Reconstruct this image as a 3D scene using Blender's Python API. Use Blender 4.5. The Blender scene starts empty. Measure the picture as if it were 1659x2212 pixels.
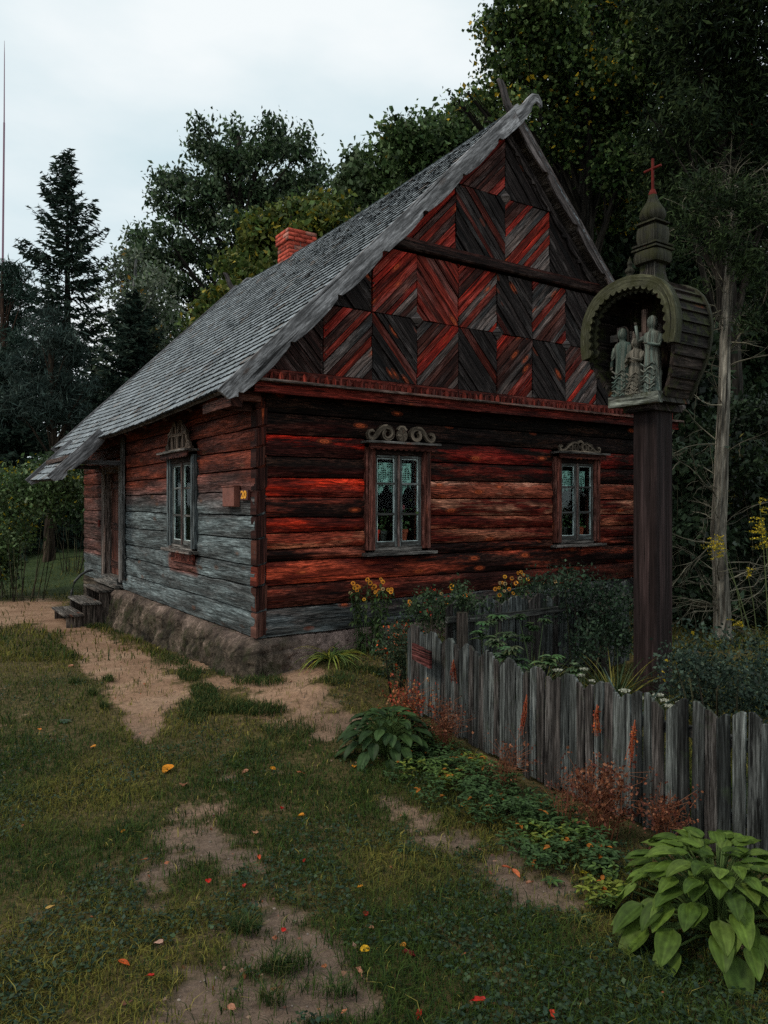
import bpy, math, random
import numpy as np
from mathutils import Vector, Matrix

random.seed(7)
rng = np.random.default_rng(7)
C = bpy.context.scene.collection
SC = bpy.context.scene
PI = math.pi
R = math.radians

# ---------------------------------------------------------------- camera, sky, sun, exposure
# photograph measured on a 1659 x 2212 grid: focal length 1590 px, horizon at row 1089
FPX, CX, HY, EYE = 1590.0, 829.5, 1089.0, 1.7
cam_d = bpy.data.cameras.new('camera')
cam = bpy.data.objects.new('camera', cam_d); C.objects.link(cam)
cam.location = (0, 0, EYE); cam.rotation_euler = (R(90), 0, 0)
cam_d.sensor_fit = 'VERTICAL'; cam_d.sensor_height = 36.0; cam_d.lens = 36.0 * FPX / 2212.0
cam_d.shift_y = -17.0 / 2212.0
cam_d.clip_start = 0.05; cam_d.clip_end = 2000
SC.camera = cam

SUN_EL, SUN_AZ = 46.0, -108.0          # azimuth from +Y towards +X
world = bpy.data.worlds.new('World'); SC.world = world; world.use_nodes = True
nt = world.node_tree; nt.nodes.clear()
def wn(t): return nt.nodes.new(t)
sky = wn('ShaderNodeTexSky'); sky.sky_type = 'NISHITA'; sky.sun_disc = False
sky.sun_elevation = R(SUN_EL); sky.sun_rotation = R(SUN_AZ)
sc_ = wn('ShaderNodeVectorMath'); sc_.operation = 'SCALE'; sc_.inputs['Scale'].default_value = 0.1
nt.links.new(sky.outputs[0], sc_.inputs[0])
tc = wn('ShaderNodeTexCoord'); mp = wn('ShaderNodeMapping'); mp.inputs['Scale'].default_value = (1.2, 1.2, 3.2)
nt.links.new(tc.outputs['Generated'], mp.inputs[0])
nz = wn('ShaderNodeTexNoise'); nz.inputs['Scale'].default_value = 1.6; nz.inputs['Detail'].default_value = 6; nz.inputs['Roughness'].default_value = 0.5
nt.links.new(mp.outputs[0], nz.inputs['Vector'])
cr = wn('ShaderNodeValToRGB'); nt.links.new(nz.outputs['Fac'], cr.inputs[0])
cr.color_ramp.elements[0].position = 0.36; cr.color_ramp.elements[0].color = (0.68, 0.83, 0.88, 1)
cr.color_ramp.elements[1].position = 0.62; cr.color_ramp.elements[1].color = (0.97, 1.02, 1.03, 1)
mx = wn('ShaderNodeMix'); mx.data_type = 'RGBA'; mx.inputs['Factor'].default_value = 0.93
nt.links.new(sc_.outputs[0], mx.inputs[6]); nt.links.new(cr.outputs[0], mx.inputs[7])
bg = wn('ShaderNodeBackground'); bg.inputs['Strength'].default_value = 1.0
nt.links.new(mx.outputs[2], bg.inputs[0])
wo = wn('ShaderNodeOutputWorld'); nt.links.new(bg.outputs[0], wo.inputs[0])

sun_d = bpy.data.lights.new('sun', 'SUN'); sun_d.energy = 1.5; sun_d.angle = R(12); sun_d.color = (1.0, 0.90, 0.76)
sun = bpy.data.objects.new('sun', sun_d); C.objects.link(sun)
az, el = R(SUN_AZ), R(SUN_EL)
sdir = Vector((math.sin(az) * math.cos(el), math.cos(az) * math.cos(el), math.sin(el)))
sun.rotation_euler = sdir.to_track_quat('Z', 'Y').to_euler()

SC.view_settings.view_transform = 'Standard'; SC.view_settings.look = 'None'
SC.view_settings.gamma = 1.0; SC.view_settings.exposure = 0.0; SC.view_settings.use_curve_mapping = False
SC.cycles.use_denoising = False
SC.cycles.max_bounces = 5; SC.cycles.transparent_max_bounces = 12
SC.cycles.diffuse_bounces = 1; SC.cycles.glossy_bounces = 2; SC.cycles.transmission_bounces = 4

# ---------------------------------------------------------------- placing helpers
def at(px, py, Y):
    """point of the world seen at photo grid (px, py) at distance Y along the view axis"""
    return Vector(((px - CX) / FPX * Y, Y, EYE + (HY - py) / FPX * Y))

def vnoise(x, y, seed=0):
    x = np.asarray(x, float); y = np.asarray(y, float)
    xi = np.floor(x).astype(np.int64); yi = np.floor(y).astype(np.int64)
    xf = x - xi; yf = y - yi
    def h(a, b):
        n = (a * 374761393 + b * 668265263 + seed * 974634777) & 0xFFFFFFFF
        n = ((n ^ (n >> 13)) * 1274126177) & 0xFFFFFFFF
        n = n ^ (n >> 16)
        return (n & 0xFFFF) / 65535.0
    u = xf * xf * (3 - 2 * xf); v = yf * yf * (3 - 2 * yf)
    return (h(xi, yi) * (1 - u) + h(xi + 1, yi) * u) * (1 - v) + (h(xi, yi + 1) * (1 - u) + h(xi + 1, yi + 1) * u) * v
def fbm(x, y, seed=0, o=4):
    s = 0; a = 0.5; n = 0
    for i in range(o):
        s = s + a * vnoise(np.asarray(x) * 2 ** i, np.asarray(y) * 2 ** i, seed + i * 17); n += a; a *= 0.5
    return s / n
def sstep(a, b, x):
    t = np.clip((np.asarray(x, float) - a) / (b - a), 0, 1); return t * t * (3 - 2 * t)

# house frame: corner A, local x along the front wall, local y along the side wall
HA = Vector((-1.29, 7.43, 0.0)); HROT = math.atan2(0.5527, 0.8334)
HU = Vector((math.cos(HROT), math.sin(HROT), 0)); HV = Vector((-math.sin(HROT), math.cos(HROT), 0))

def ground_z(x, y):
    x = np.asarray(x, float); y = np.asarray(y, float)
    u = (x - HA.x) * HU.x + (y - HA.y) * HU.y; v = (x - HA.x) * HV.x + (y - HA.y) * HV.y
    z = -0.05 - 0.05 * sstep(2.5, 5, y)
    z = z - 0.14 * sstep(-1.0, -4.0, x) * sstep(7, 12, y)
    # bank rising towards the front wall
    rise = sstep(0.0, 1.3, u) * sstep(-1.35, -0.15, v) * sstep(9.5, 7.0, u)
    z = z + 0.24 * rise
    z = z + 0.10 * sstep(2.0, 3.4, x) * sstep(4.0, 6.0, y)
    z = z + 0.14 * np.exp(-(((x + 0.45) / 0.55) ** 2 + ((y - 6.75) / 0.4) ** 2))
    z = z + 0.08 * np.exp(-(((x + 1.7) / 1.1) ** 2 + ((y - 7.5) / 1.0) ** 2))
    # far ground climbs gently behind the house
    z = z + 1.3 * sstep(17, 48, y)
    z = z + 0.05 * (fbm(x * 0.9, y * 0.9, 5) - 0.5) + 0.025 * (fbm(x * 4, y * 4, 9) - 0.5)
    return z
def gz(x, y): return float(ground_z(x, y))
def gpt(px, py):
    """where the sight line through (px, py) meets the ground"""
    z = 0.0
    for _ in range(12):
        Y = FPX * (EYE - z) / max(py - HY, 1.0); X = (px - CX) / FPX * Y
        z = gz(X, Y)
    return Vector((X, Y, z))

# bare earth: ellipses measured on the photograph, kept as patches of ground
DIRT = [(0,1325,60,32),(80,1318,70,32),(130,1345,60,25),(190,1385,62,30),(250,1430,90,45),(310,1490,100,55),(310,1555,48,38),
 (313,1592,22,14),(410,1432,60,18),(480,1472,50,16),(560,1480,40,10),(640,1500,75,34),(690,1535,60,28),(740,1562,60,25),(700,1590,32,14),(655,1455,60,16),
 (450,1749,52,20),(489,1676,25,12),(382,1805,52,26),(360,1901,46,26),(433,1839,42,20),(523,1862,50,22),
 (354,2030,36,20),(600,1990,75,28),(665,2030,75,30),(534,2064,50,30),(421,2092,42,20),(690,2080,80,32),(450,2171,92,35),(562,2165,135,42),
 (731,2120,60,28),(348,2199,60,25),(320,1960,30,14),
 (909,1777,44,20),(954,1813,50,20),(1115,1893,64,28),(1180,1934,64,28),(833,1727,32,15),(1075,1863,34,16),(1245,1964,34,18),(1010,1840,40,14),
 (420,1785,40,30),(480,1815,60,22),(475,1858,60,22),(375,1862,46,26),(560,1955,44,20),(640,2052,80,28),(600,2140,90,28),(480,2130,60,24),(800,2172,46,20),(620,1548,60,22),(565,1505,36,14),(870,1750,40,14),(1035,1855,50,16),(1150,1915,40,16),(985,1822,36,14)]
DP = np.array(DIRT, float)
def dirt_mask(x, y):
    x = np.asarray(x, float); y = np.asarray(y, float)
    z = ground_z(x, y)
    yy = np.maximum(y, 0.5)
    px = CX + FPX * x / yy; py = HY + FPX * (EYE - z) / yy
    n = fbm(x * 3.2, y * 3.2, 31) - 0.5
    n2 = fbm(x * 9, y * 9, 37) - 0.5
    n3 = fbm(x * 26, y * 26, 41) - 0.5
    m = np.zeros_like(px)
    for k, (a, b, rx, ry) in enumerate(DIRT):
        lawn = 1.0 if k < 16 else 0.0
        e = 1.0 + .9 * (1 - lawn)
        d = np.sqrt(((px - a) / (rx * e)) ** 2 + ((py - b) / (ry * e)) ** 2)
        q = (1 - sstep(.05 + .55 * lawn, 1.2, d)) * (.70 + .38 * lawn)
        m = 1 - (1 - m) * (1 - q)
    m = sstep(.20, 1.0, m + n * .8 + n2 * 1.3 + n3 * 1.0)
    return np.where((y > 1.0) & (y < 16), m, 0)

# ---------------------------------------------------------------- mesh helpers
class MB:
    """collects shapes; each vertex carries a wood vector (along, across, seed) and two tints"""
    def __init__(s): s.v = []; s.f = []; s.w = []; s.a = []; s.b = []
    def add(s, vs, fs, w=None, t=(.2, .1, .05), t2=None, seed=None):
        n = len(s.v); seed = random.random() * 20 if seed is None else seed
        t2 = t2 or tuple(c * 0.45 for c in t)
        for i, p in enumerate(vs):
            s.v.append((p[0], p[1], p[2]))
            if w is None: s.w.append((p[2], p[0] + p[1] * 1.3, seed))
            elif callable(w): q = w(p); s.w.append((q[0], q[1], seed))
            else: s.w.append((w[i][0], w[i][1], seed))
            s.a.append((*t, 1)); s.b.append((*t2, 1))
        for f in fs: s.f.append(tuple(n + k for k in f))
    def box(s, x0, x1, y0, y1, z0, z1, ax='x', t=(.2, .1, .05), t2=None, ch=0.0):
        o = {'x': (0, 1, 2), 'y': (1, 0, 2), 'z': (2, 0, 1)}[ax]
        w = lambda p: (p[o[0]], p[o[1]] * 1.3 + p[o[2]])
        if ch <= 0:
            vs = [(x, y, z) for x in (x0, x1) for y in (y0, y1) for z in (z0, z1)]
            fs = [(0, 1, 3, 2), (4, 6, 7, 5), (0, 4, 5, 1), (2, 3, 7, 6), (0, 2, 6, 4), (1, 5, 7, 3)]
            s.add(vs, fs, w, t, t2); return
        lo = [x0, y0, z0]; hi = [x1, y1, z1]; a, b, c = o
        prof = []
        L = [(ch, 0), (1 - ch, 0), (1, ch), (1, 1 - ch), (1 - ch, 1), (ch, 1), (0, 1 - ch), (0, ch)]
        db, dc = hi[b] - lo[b], hi[c] - lo[c]; k = min(db, dc) * ch
        L = [(k, 0), (db - k, 0), (db, k), (db, dc - k), (db - k, dc), (k, dc), (0, dc - k), (0, k)]
        vs = []
        for e in (lo[a], hi[a]):
            for (p, q) in L:
                v = [0, 0, 0]; v[a] = e; v[b] = lo[b] + p; v[c] = lo[c] + q; vs.append(v)
        fs = [tuple(range(8)), tuple(reversed(range(8, 16)))] + [(i, (i + 1) % 8, 8 + (i + 1) % 8, 8 + i) for i in range(8)]
        s.add(vs, fs, w, t, t2)
    def tube(s, path, rad, sides=8, t=(.2, .1, .05), t2=None, cap=True):
        path = [Vector(p) for p in path]
        if not hasattr(rad, '__len__'): rad = [rad] * len(path)
        vs = []; w = []; L = 0
        up = Vector((0, 0, 1))
        for i, p in enumerate(path):
            d = (path[min(i + 1, len(path) - 1)] - path[max(i - 1, 0)]).normalized()
            ref = up if abs(d.dot(up)) < 0.95 else Vector((1, 0, 0))
            a = d.cross(ref).normalized(); b = d.cross(a)
            if i: L += (p - path[i - 1]).length
            for k in range(sides):
                th = 2 * PI * k / sides
                vs.append(p + (a * math.cos(th) + b * math.sin(th)) * rad[i]); w.append((L, k / sides * rad[i] * 6.28))
        fs = []
        for i in range(len(path) - 1):
            for k in range(sides):
                fs.append((i * sides + k, i * sides + (k + 1) % sides, (i + 1) * sides + (k + 1) % sides, (i + 1) * sides + k))
        if cap: fs.append(tuple(reversed(range(sides)))); n = (len(path) - 1) * sides; fs.append(tuple(n + k for k in range(sides)))
        s.add(vs, fs, w, t, t2)
    def lathe(s, prof, c=(0, 0, 0), sides=16, t=(.2, .1, .05), t2=None, sq=0.0, rot=0.0):
        """prof: (radius, z); sq > 0 squares the plan"""
        vs = []; w = []
        for (r, z) in prof:
            for k in range(sides):
                th = 2 * PI * (k + .5) / sides
                m = max(abs(math.cos(th)), abs(math.sin(th)))
                rr = r * ((1 - sq) + sq / m)
                x, y = rr * math.cos(th), rr * math.sin(th)
                vs.append((c[0] + x * math.cos(rot) - y * math.sin(rot), c[1] + x * math.sin(rot) + y * math.cos(rot), c[2] + z)); w.append((z, th * .3))
        fs = []
        for i in range(len(prof) - 1):
            for k in range(sides): fs.append((i * sides + k, i * sides + (k + 1) % sides, (i + 1) * sides + (k + 1) % sides, (i + 1) * sides + k))
        fs.append(tuple(reversed(range(sides)))); n = (len(prof) - 1) * sides; fs.append(tuple(n + k for k in range(sides)))
        s.add(vs, fs, w, t, t2)
    def strip(s, top, bot, off, t=(.2, .1, .05), t2=None):
        """band between two polylines, extruded by the vector off"""
        n = len(top); off = Vector(off); T = [Vector(p) for p in top]; B = [Vector(p) for p in bot]
        vs = T + B + [p + off for p in T] + [p + off for p in B]
        w = []; L = 0
        for i in range(n):
            if i: L += (T[i] - T[i - 1]).length
            w.append((L, 0))
        w = w + [(w[i][0], (T[i] - B[i]).length) for i in range(n)]; w = w + [(a, b + .03) for a, b in w]
        fs = []
        for i in range(n - 1):
            fs += [(i, i + 1, n + i + 1, n + i), (2 * n + i + 1, 2 * n + i, 3 * n + i, 3 * n + i + 1), (i + 1, i, 2 * n + i, 2 * n + i + 1), (n + i, n + i + 1, 3 * n + i + 1, 3 * n + i)]
        fs += [(0, n, 3 * n, 2 * n), (n - 1, 2 * n + n - 1, 3 * n + n - 1, 2 * n - 1)]
        s.add(vs, fs, w, t, t2)
    def prism(s, poly, off, w=None, t=(.2, .1, .05), t2=None, seed=None):
        n = len(poly); off = Vector(off); P = [Vector(p) for p in poly]
        vs = P + [p + off for p in P]
        fs = [tuple(range(n)), tuple(reversed(range(n, 2 * n)))] + [((i + 1) % n, i, n + i, n + (i + 1) % n) for i in range(n)]
        s.add(vs, fs, w, t, t2, seed)
    def build(s, name, mat, parent=None, smooth=False, bevel=0):
        me = bpy.data.meshes.new(name)
        org = Vector((0, 0, 0))
        if parent is not None and parent.get('_w'): org = parent.location
        V = np.array(s.v, float) - np.array(org)
        me.from_pydata(V.tolist(), [], s.f)
        at_ = me.attributes.new('wv', 'FLOAT_VECTOR', 'POINT'); at_.data.foreach_set('vector', np.array(s.w, float).ravel())
        a = me.attributes.new('tint', 'FLOAT_COLOR', 'POINT'); a.data.foreach_set('color', np.array(s.a, float).ravel())
        a = me.attributes.new('tint2', 'FLOAT_COLOR', 'POINT'); a.data.foreach_set('color', np.array(s.b, float).ravel())
        me.update()
        import bmesh
        bm = bmesh.new(); bm.from_mesh(me); bmesh.ops.recalc_face_normals(bm, faces=bm.faces); bm.to_mesh(me); bm.free()
        if smooth: me.polygons.foreach_set('use_smooth', [True] * len(me.polygons))
        me.materials.append(mat)
        o = bpy.data.objects.new(name, me); C.objects.link(o)
        if parent is not None: o.parent = parent
        if bevel:
            b = o.modifiers.new('b', 'BEVEL'); b.width = bevel; b.segments = 1; b.limit_method = 'ANGLE'
        return o

def npmesh(name, V, F, col, mat, parent=None, smooth=False, wv=None):
    """big meshes: V (n,3), F (m,k) with k = 3 or 4, col per vertex"""
    V = np.asarray(V, float)
    if parent is not None and parent.get('_w'): V = V - np.array(parent.location)
    me = bpy.data.meshes.new(name)
    k = F.shape[1]
    me.vertices.add(len(V)); me.vertices.foreach_set('co', V.ravel())
    me.loops.add(F.size); me.loops.foreach_set('vertex_index', F.ravel().astype(np.int32))
    me.polygons.add(len(F)); me.polygons.foreach_set('loop_start', (np.arange(len(F)) * k).astype(np.int32))
    me.update(calc_edges=True)
    a = me.attributes.new('tint', 'FLOAT_COLOR', 'POINT')
    c4 = np.ones((len(V), 4)); c4[:, :3] = col; a.data.foreach_set('color', c4.ravel())
    if wv is not None:
        a = me.attributes.new('wv', 'FLOAT_VECTOR', 'POINT'); a.data.foreach_set('vector', np.asarray(wv, float).ravel())
    if smooth: me.polygons.foreach_set('use_smooth', np.ones(len(F), bool))
    me.materials.append(mat)
    o = bpy.data.objects.new(name, me); C.objects.link(o)
    if parent is not None: o.parent = parent
    return o

def tag(o, label=None, cat=None, group=None, kind=None):
    if label: o['label'] = label
    if cat: o['category'] = cat
    if group: o['group'] = group
    if kind: o['kind'] = kind
    return o
def thing(name, label, cat, loc=(0, 0, 0), rotz=0.0, group=None, worldparts=True):
    o = bpy.data.objects.new(name, None); C.objects.link(o); o.empty_display_size = .1
    o.location = loc; o.rotation_euler = (0, 0, rotz)
    if worldparts: o['_w'] = 1          # parts are written in world coordinates
    return tag(o, label, cat, group)

# ---------------------------------------------------------------- materials
def mat(name):
    m = bpy.data.materials.new(name); m.use_nodes = True; m.node_tree.nodes.clear(); return m
class N:
    def __init__(s, m): s.t = m.node_tree
    def n(s, ty, **kw):
        x = s.t.nodes.new(ty)
        for k, v in kw.items():
            if k.startswith('i_'): x.inputs[k[2:].replace('_', ' ')].default_value = v
            else: setattr(x, k, v)
        return x
    def l(s, a, b): s.t.links.new(a, b)
    def math(s, op, a, b=None, c=None):
        x = s.n('ShaderNodeMath', operation=op)
        for i, q in enumerate((a, b, c)):
            if q is None: continue
            if isinstance(q, (int, float)): x.inputs[i].default_value = q
            else: s.l(q, x.inputs[i])
        return x.outputs[0]
    def mix(s, f, a, b, mode='MIX'):
        x = s.n('ShaderNodeMix', data_type='RGBA', blend_type=mode)
        for i, q in ((0, f), (6, a), (7, b)):
            if isinstance(q, (int, float)): x.inputs[i].default_value = q
            elif isinstance(q, tuple): x.inputs[i].default_value = (*q, 1) if len(q) == 3 else q
            else: s.l(q, x.inputs[i])
        return x.outputs[2]
    def ramp(s, f, stops, interp='LINEAR'):
        x = s.n('ShaderNodeValToRGB'); x.color_ramp.interpolation = interp
        e = x.color_ramp.elements
        while len(e) < len(stops): e.new(0.5)
        for q, (p, c) in zip(e, stops):
            q.position = p; q.color = (c, c, c, 1) if isinstance(c, (int, float)) else (*c, 1)
        s.l(f, x.inputs[0]); return x.outputs[0]
    def noise(s, vec, scale, detail=4, rough=.55, dim='3D'):
        x = s.n('ShaderNodeTexNoise', noise_dimensions=dim); x.inputs['Scale'].default_value = scale
        x.inputs['Detail'].default_value = detail; x.inputs['Roughness'].default_value = rough
        if vec is not None: s.l(vec, x.inputs['Vector'])
        return x.outputs['Fac']
    def vscale(s, vec, sc):
        x = s.n('ShaderNodeMapping'); x.inputs['Scale'].default_value = sc; s.l(vec, x.inputs[0]); return x.outputs[0]
    def out(s, sh):
        o = s.n('ShaderNodeOutputMaterial'); s.l(sh, o.inputs[0])
    def pbsdf(s, col, rough=.7, spec=.3, bump=None, bd=.004, bs=1.0):
        p = s.n('ShaderNodeBsdfPrincipled')
        if isinstance(col, tuple): p.inputs['Base Color'].default_value = (*col, 1)
        else: s.l(col, p.inputs['Base Color'])
        if isinstance(rough, (int, float)): p.inputs['Roughness'].default_value = rough
        else: s.l(rough, p.inputs['Roughness'])
        p.inputs['Specular IOR Level'].default_value = spec
        if bump is not None:
            b = s.n('ShaderNodeBump'); b.inputs['Distance'].default_value = bd; b.inputs['Strength'].default_value = bs
            s.l(bump, b.inputs['Height']); s.l(b.outputs[0], p.inputs['Normal'])
        return p.outputs[0]

def wood(name, contrast=1.0, knots=(.55, .12, .03), kn=1.0, patch=(.40, .62), along=2.6, across=46, rough=.75, spec=.10, moss=None, pale=None):
    m = mat(name); N_ = N(m)
    wv = N_.n('ShaderNodeAttribute', attribute_name='wv').outputs['Vector']
    ta = N_.n('ShaderNodeAttribute', attribute_name='tint').outputs['Color']
    tb = N_.n('ShaderNodeAttribute', attribute_name='tint2').outputs['Color']
    # knots: sparse, bending the grain round them
    vk = N_.n('ShaderNodeTexVoronoi'); vk.inputs['Scale'].default_value = 1.0
    N_.l(N_.vscale(wv, (1.7, 4.6, 3.1)), vk.inputs['Vector'])
    kd = vk.outputs['Distance']
    bend = N_.math('MULTIPLY', N_.ramp(kd, [(0.0, 1.0), (.32, 0.0)]), .035 * kn)
    sep = N_.n('ShaderNodeSeparateXYZ'); N_.l(wv, sep.inputs[0])
    comb = N_.n('ShaderNodeCombineXYZ')
    wob = N_.math('MULTIPLY', N_.math('SUBTRACT', N_.noise(N_.vscale(wv, (1.2, 3, 5)), 1, 2), .5), .018)
    N_.l(sep.outputs[0], comb.inputs[0]); N_.l(N_.math('ADD', N_.math('ADD', sep.outputs[1], bend), wob), comb.inputs[1]); N_.l(sep.outputs[2], comb.inputs[2])
    g = comb.outputs[0]
    s1 = N_.noise(N_.vscale(g, (along, across, 7.3)), 1, 6, .6)
    s2 = N_.noise(N_.vscale(g, (along * 3.0, across * 2.1, 3.1)), 1, 4, .7)
    big = N_.noise(N_.vscale(wv, (.9, 6.5, 2.7)), 1, 5, .62)
    pf = N_.ramp(N_.math('ADD', N_.math('MULTIPLY', big, .72), N_.math('MULTIPLY', s1, .28)), [(patch[0], 0.0), (patch[1], 1.0)])
    base = N_.mix(pf, ta, tb)
    st = N_.ramp(s1, [(.30, .05), (.42, .38), (.54, 1.0), (.68, 2.5)])
    st2 = N_.ramp(s2, [(.3, .25), (.48, .9), (.66, 1.9)])
    if contrast != 1.0:
        st = N_.mix(contrast, (1, 1, 1), st); st2 = N_.mix(contrast, (1, 1, 1), st2)
    col = N_.mix(1.0, base, st, 'MULTIPLY'); col = N_.mix(1.0, col, st2, 'MULTIPLY')
    if pale:   # bleached raised fibres
        pm = N_.ramp(N_.math('MULTIPLY', s2, N_.noise(N_.vscale(wv, (1.3, 6, 4)), 1, 3)), [(.27, 0.0), (.42, 1.0)])
        pt = N_.mix(1.0, N_.mix(1.0, base, (2.6, 2.6, 2.6), 'MULTIPLY'), tuple(v * .22 for v in pale[:3]), 'ADD')
        col = N_.mix(N_.math('MULTIPLY', pm, pale[3]), col, pt)
    kf = N_.ramp(kd, [(.07, 1.0), (.17, 0.0)])
    ring = N_.ramp(N_.math('SINE', N_.math('MULTIPLY', kd, 90)), [(0, .35), (1, 1.0)])
    col = N_.mix(N_.math('MULTIPLY', kf, .8 * kn), col, N_.mix(1.0, knots, ring, 'MULTIPLY'))
    crack = N_.ramp(N_.noise(N_.vscale(g, (.9, across * 1.4, 9.7)), 1, 2, .4), [(.30, 1.0), (.345, 0.0)])
    col = N_.mix(N_.math('MULTIPLY', crack, .85), col, (.006, .005, .005))
    if moss:
        geo = N_.n('ShaderNodeNewGeometry'); mn = N_.noise(geo.outputs['Position'], 9, 5, .65)
        up = N_.n('ShaderNodeSeparateXYZ'); N_.l(geo.outputs['Normal'], up.inputs[0])
        mf = N_.ramp(N_.math('ADD', mn, N_.math('MULTIPLY', up.outputs[2], .12)), [(moss[4], 0.0), (moss[4] + .14, 1.0)])
        col = N_.mix(N_.math('MULTIPLY', mf, moss[3]), col, moss[:3])
    h = N_.math('SUBTRACT', N_.math('ADD', N_.math('MULTIPLY', s1, 1.0), N_.math('MULTIPLY', s2, .4)), N_.math('MULTIPLY', crack, .8))
    N_.out(N_.pbsdf(col, rough, spec, h, .012, .8)); return m

def simple(name, col, rough=.6, spec=.3, nscale=30, nvar=.35, bd=.002, metal=0):
    m = mat(name); N_ = N(m)
    geo = N_.n('ShaderNodeTexCoord').outputs['Object']
    n = N_.noise(geo, nscale, 5, .6)
    c = N_.mix(1.0, col, N_.ramp(n, [(.3, 1 - nvar), (.7, 1 + nvar)]), 'MULTIPLY')
    N_.out(N_.pbsdf(c, rough, spec, n, bd)); return m

def leafmat(name, rough=.55, spec=.14, trans=.22, gain=1.0):
    m = mat(name); N_ = N(m)
    t = N_.n('ShaderNodeAttribute', attribute_name='tint').outputs['Color']
    geo = N_.n('ShaderNodeTexCoord').outputs['Object']
    n = N_.noise(geo, 26, 2)
    c = N_.mix(1.0, t, N_.ramp(n, [(.3, .65 * gain), (.7, 1.35 * gain)]), 'MULTIPLY')
    p = N_.pbsdf(c, rough, spec)
    tr = N_.n('ShaderNodeBsdfTranslucent'); N_.l(c, tr.inputs[0])
    x = N_.n('ShaderNodeMixShader'); x.inputs[0].default_value = trans
    N_.l(p, x.inputs[1]); N_.l(tr.outputs[0], x.inputs[2]); N_.out(x.outputs[0]); return m

M_LOG = wood('log_wood', knots=(.80, .15, .05), pale=(.62, .25, .15, .5), patch=(.41, .51), along=3.6, across=52, kn=1.1)
M_SIDE = wood('side_log_wood', across=50, knots=(.20, .095, .055), kn=.8, contrast=.85, pale=(.30, .34, .345, .35), patch=(.42, .58))
M_GABLE = wood('gable_wood', along=1.8, across=70, pale=(.50, .44, .42, .75), patch=(.42, .58), knots=(.8, .14, .04), kn=.8)
M_TRIM = wood('trim_wood', across=40, kn=.4, pale=(.30, .26, .22, .5))
M_GREY = wood('weathered_grey_wood', across=30, kn=.5, contrast=.75, knots=(.16, .09, .06), pale=(.36, .38, .40, .5))
M_SHINGLE = wood('shingle_wood', across=60, along=3, kn=0.0, contrast=.45, pale=(.45, .47, .48, .5), moss=(.10, .12, .07, .35, .62))
M_SHRINE = wood('shrine_wood', across=40, kn=.4, moss=(.035, .040, .014, .8, .50))
M_HOOD = wood('mossy_hood_wood', across=40, kn=.2, contrast=.6, moss=(.034, .035, .013, .7, .46))
M_POST = wood('post_wood', along=.5, across=18, kn=.35, contrast=.7, knots=(.03, .015, .012))
M_CARVE = wood('carved_figures_wood', across=50, kn=0.0, contrast=.7, pale=(.26, .25, .22, .5))
M_FENCE = wood('picket_wood', across=45, along=2.0, kn=.15, contrast=.9, knots=(.05, .03, .02), pale=(.28, .29, .28, .75), moss=(.03, .045, .02, .5, .58))
M_SASH = wood('old_white_paint', across=60, kn=0, contrast=.6, pale=(.62, .72, .70, .8))
M_LEAF = leafmat('tree_leaf'); M_NEEDLE = leafmat('needle_leaf', rough=.75, spec=.08, trans=.1)
M_PLANT = leafmat('garden_leaf', rough=.5, spec=.18, trans=.2)
M_GRASS = leafmat('grass_blade', rough=.65, spec=.08, trans=.3)
M_BARK = wood('bark', along=1.2, across=14, kn=.2, contrast=.9, knots=(.03, .02, .015), rough=.85, spec=.1)
M_RED = simple('red_paint', (.11, .014, .010), .7, .1, 18, .35)
M_BLACK = simple('dark_iron', (.012, .012, .013), .45, .5)
M_NUM = simple('yellow_number_paint', (.85, .36, .02), .5, .3, 10, .1)
M_BOX = simple('brown_box_paint', (.19, .065, .045), .6, .3, 12, .3)
M_MAST = simple('mast_paint', (.24, .12, .17), .5, .3)
M_POT = simple('terracotta', (.34, .07, .035), .8, .2, 20, .25)
M_POTD = simple('dark_glazed_pot', (.03, .03, .025), .4, .4, 20, .25)
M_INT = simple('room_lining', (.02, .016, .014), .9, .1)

def glassmat():
    m = mat('window_glass'); N_ = N(m)
    tr = N_.n('ShaderNodeBsdfTransparent'); tr.inputs[0].default_value = (.9, .95, .94, 1)
    gl = N_.n('ShaderNodeBsdfGlossy'); gl.inputs['Roughness'].default_value = .05
    n = N_.noise(N_.n('ShaderNodeTexCoord').outputs['Object'], 5, 2)
    pass
    fr = N_.n('ShaderNodeFresnel'); fr.inputs[0].default_value = 1.4
    x = N_.n('ShaderNodeMixShader'); N_.l(N_.math('MULTIPLY', fr.outputs[0], .08), x.inputs[0]); N_.l(tr.outputs[0], x.inputs[1]); N_.l(gl.outputs[0], x.inputs[2])
    N_.out(x.outputs[0]); return m
M_GLASS = glassmat()
def lacemat():
    m = mat('crochet_lace'); N_ = N(m)
    co = N_.n('ShaderNodeTexCoord').outputs['Object']
    v = N_.n('ShaderNodeTexVoronoi', feature='DISTANCE_TO_EDGE'); v.inputs['Scale'].default_value = 42; v.inputs['Randomness'].default_value = .35
    N_.l(N_.vscale(co, (1, .001, 1)), v.inputs['Vector'])
    holes = N_.ramp(v.outputs['Distance'], [(.10, 1.0), (.16, 0.0)])
    sol = N_.ramp(N_.noise(N_.vscale(co, (1, .001, 1)), 9, 2), [(.52, 0.0), (.58, 1.0)])
    f = N_.math('MAXIMUM', holes, sol)
    d = N_.pbsdf((.42, .66, .58), .8, .1)
    tr = N_.n('ShaderNodeBsdfTransparent'); x = N_.n('ShaderNodeMixShader')
    N_.l(f, x.inputs[0]); N_.l(tr.outputs[0], x.inputs[1]); N_.l(d, x.inputs[2]); N_.out(x.outputs[0]); return m
M_LACE = lacemat()
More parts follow.
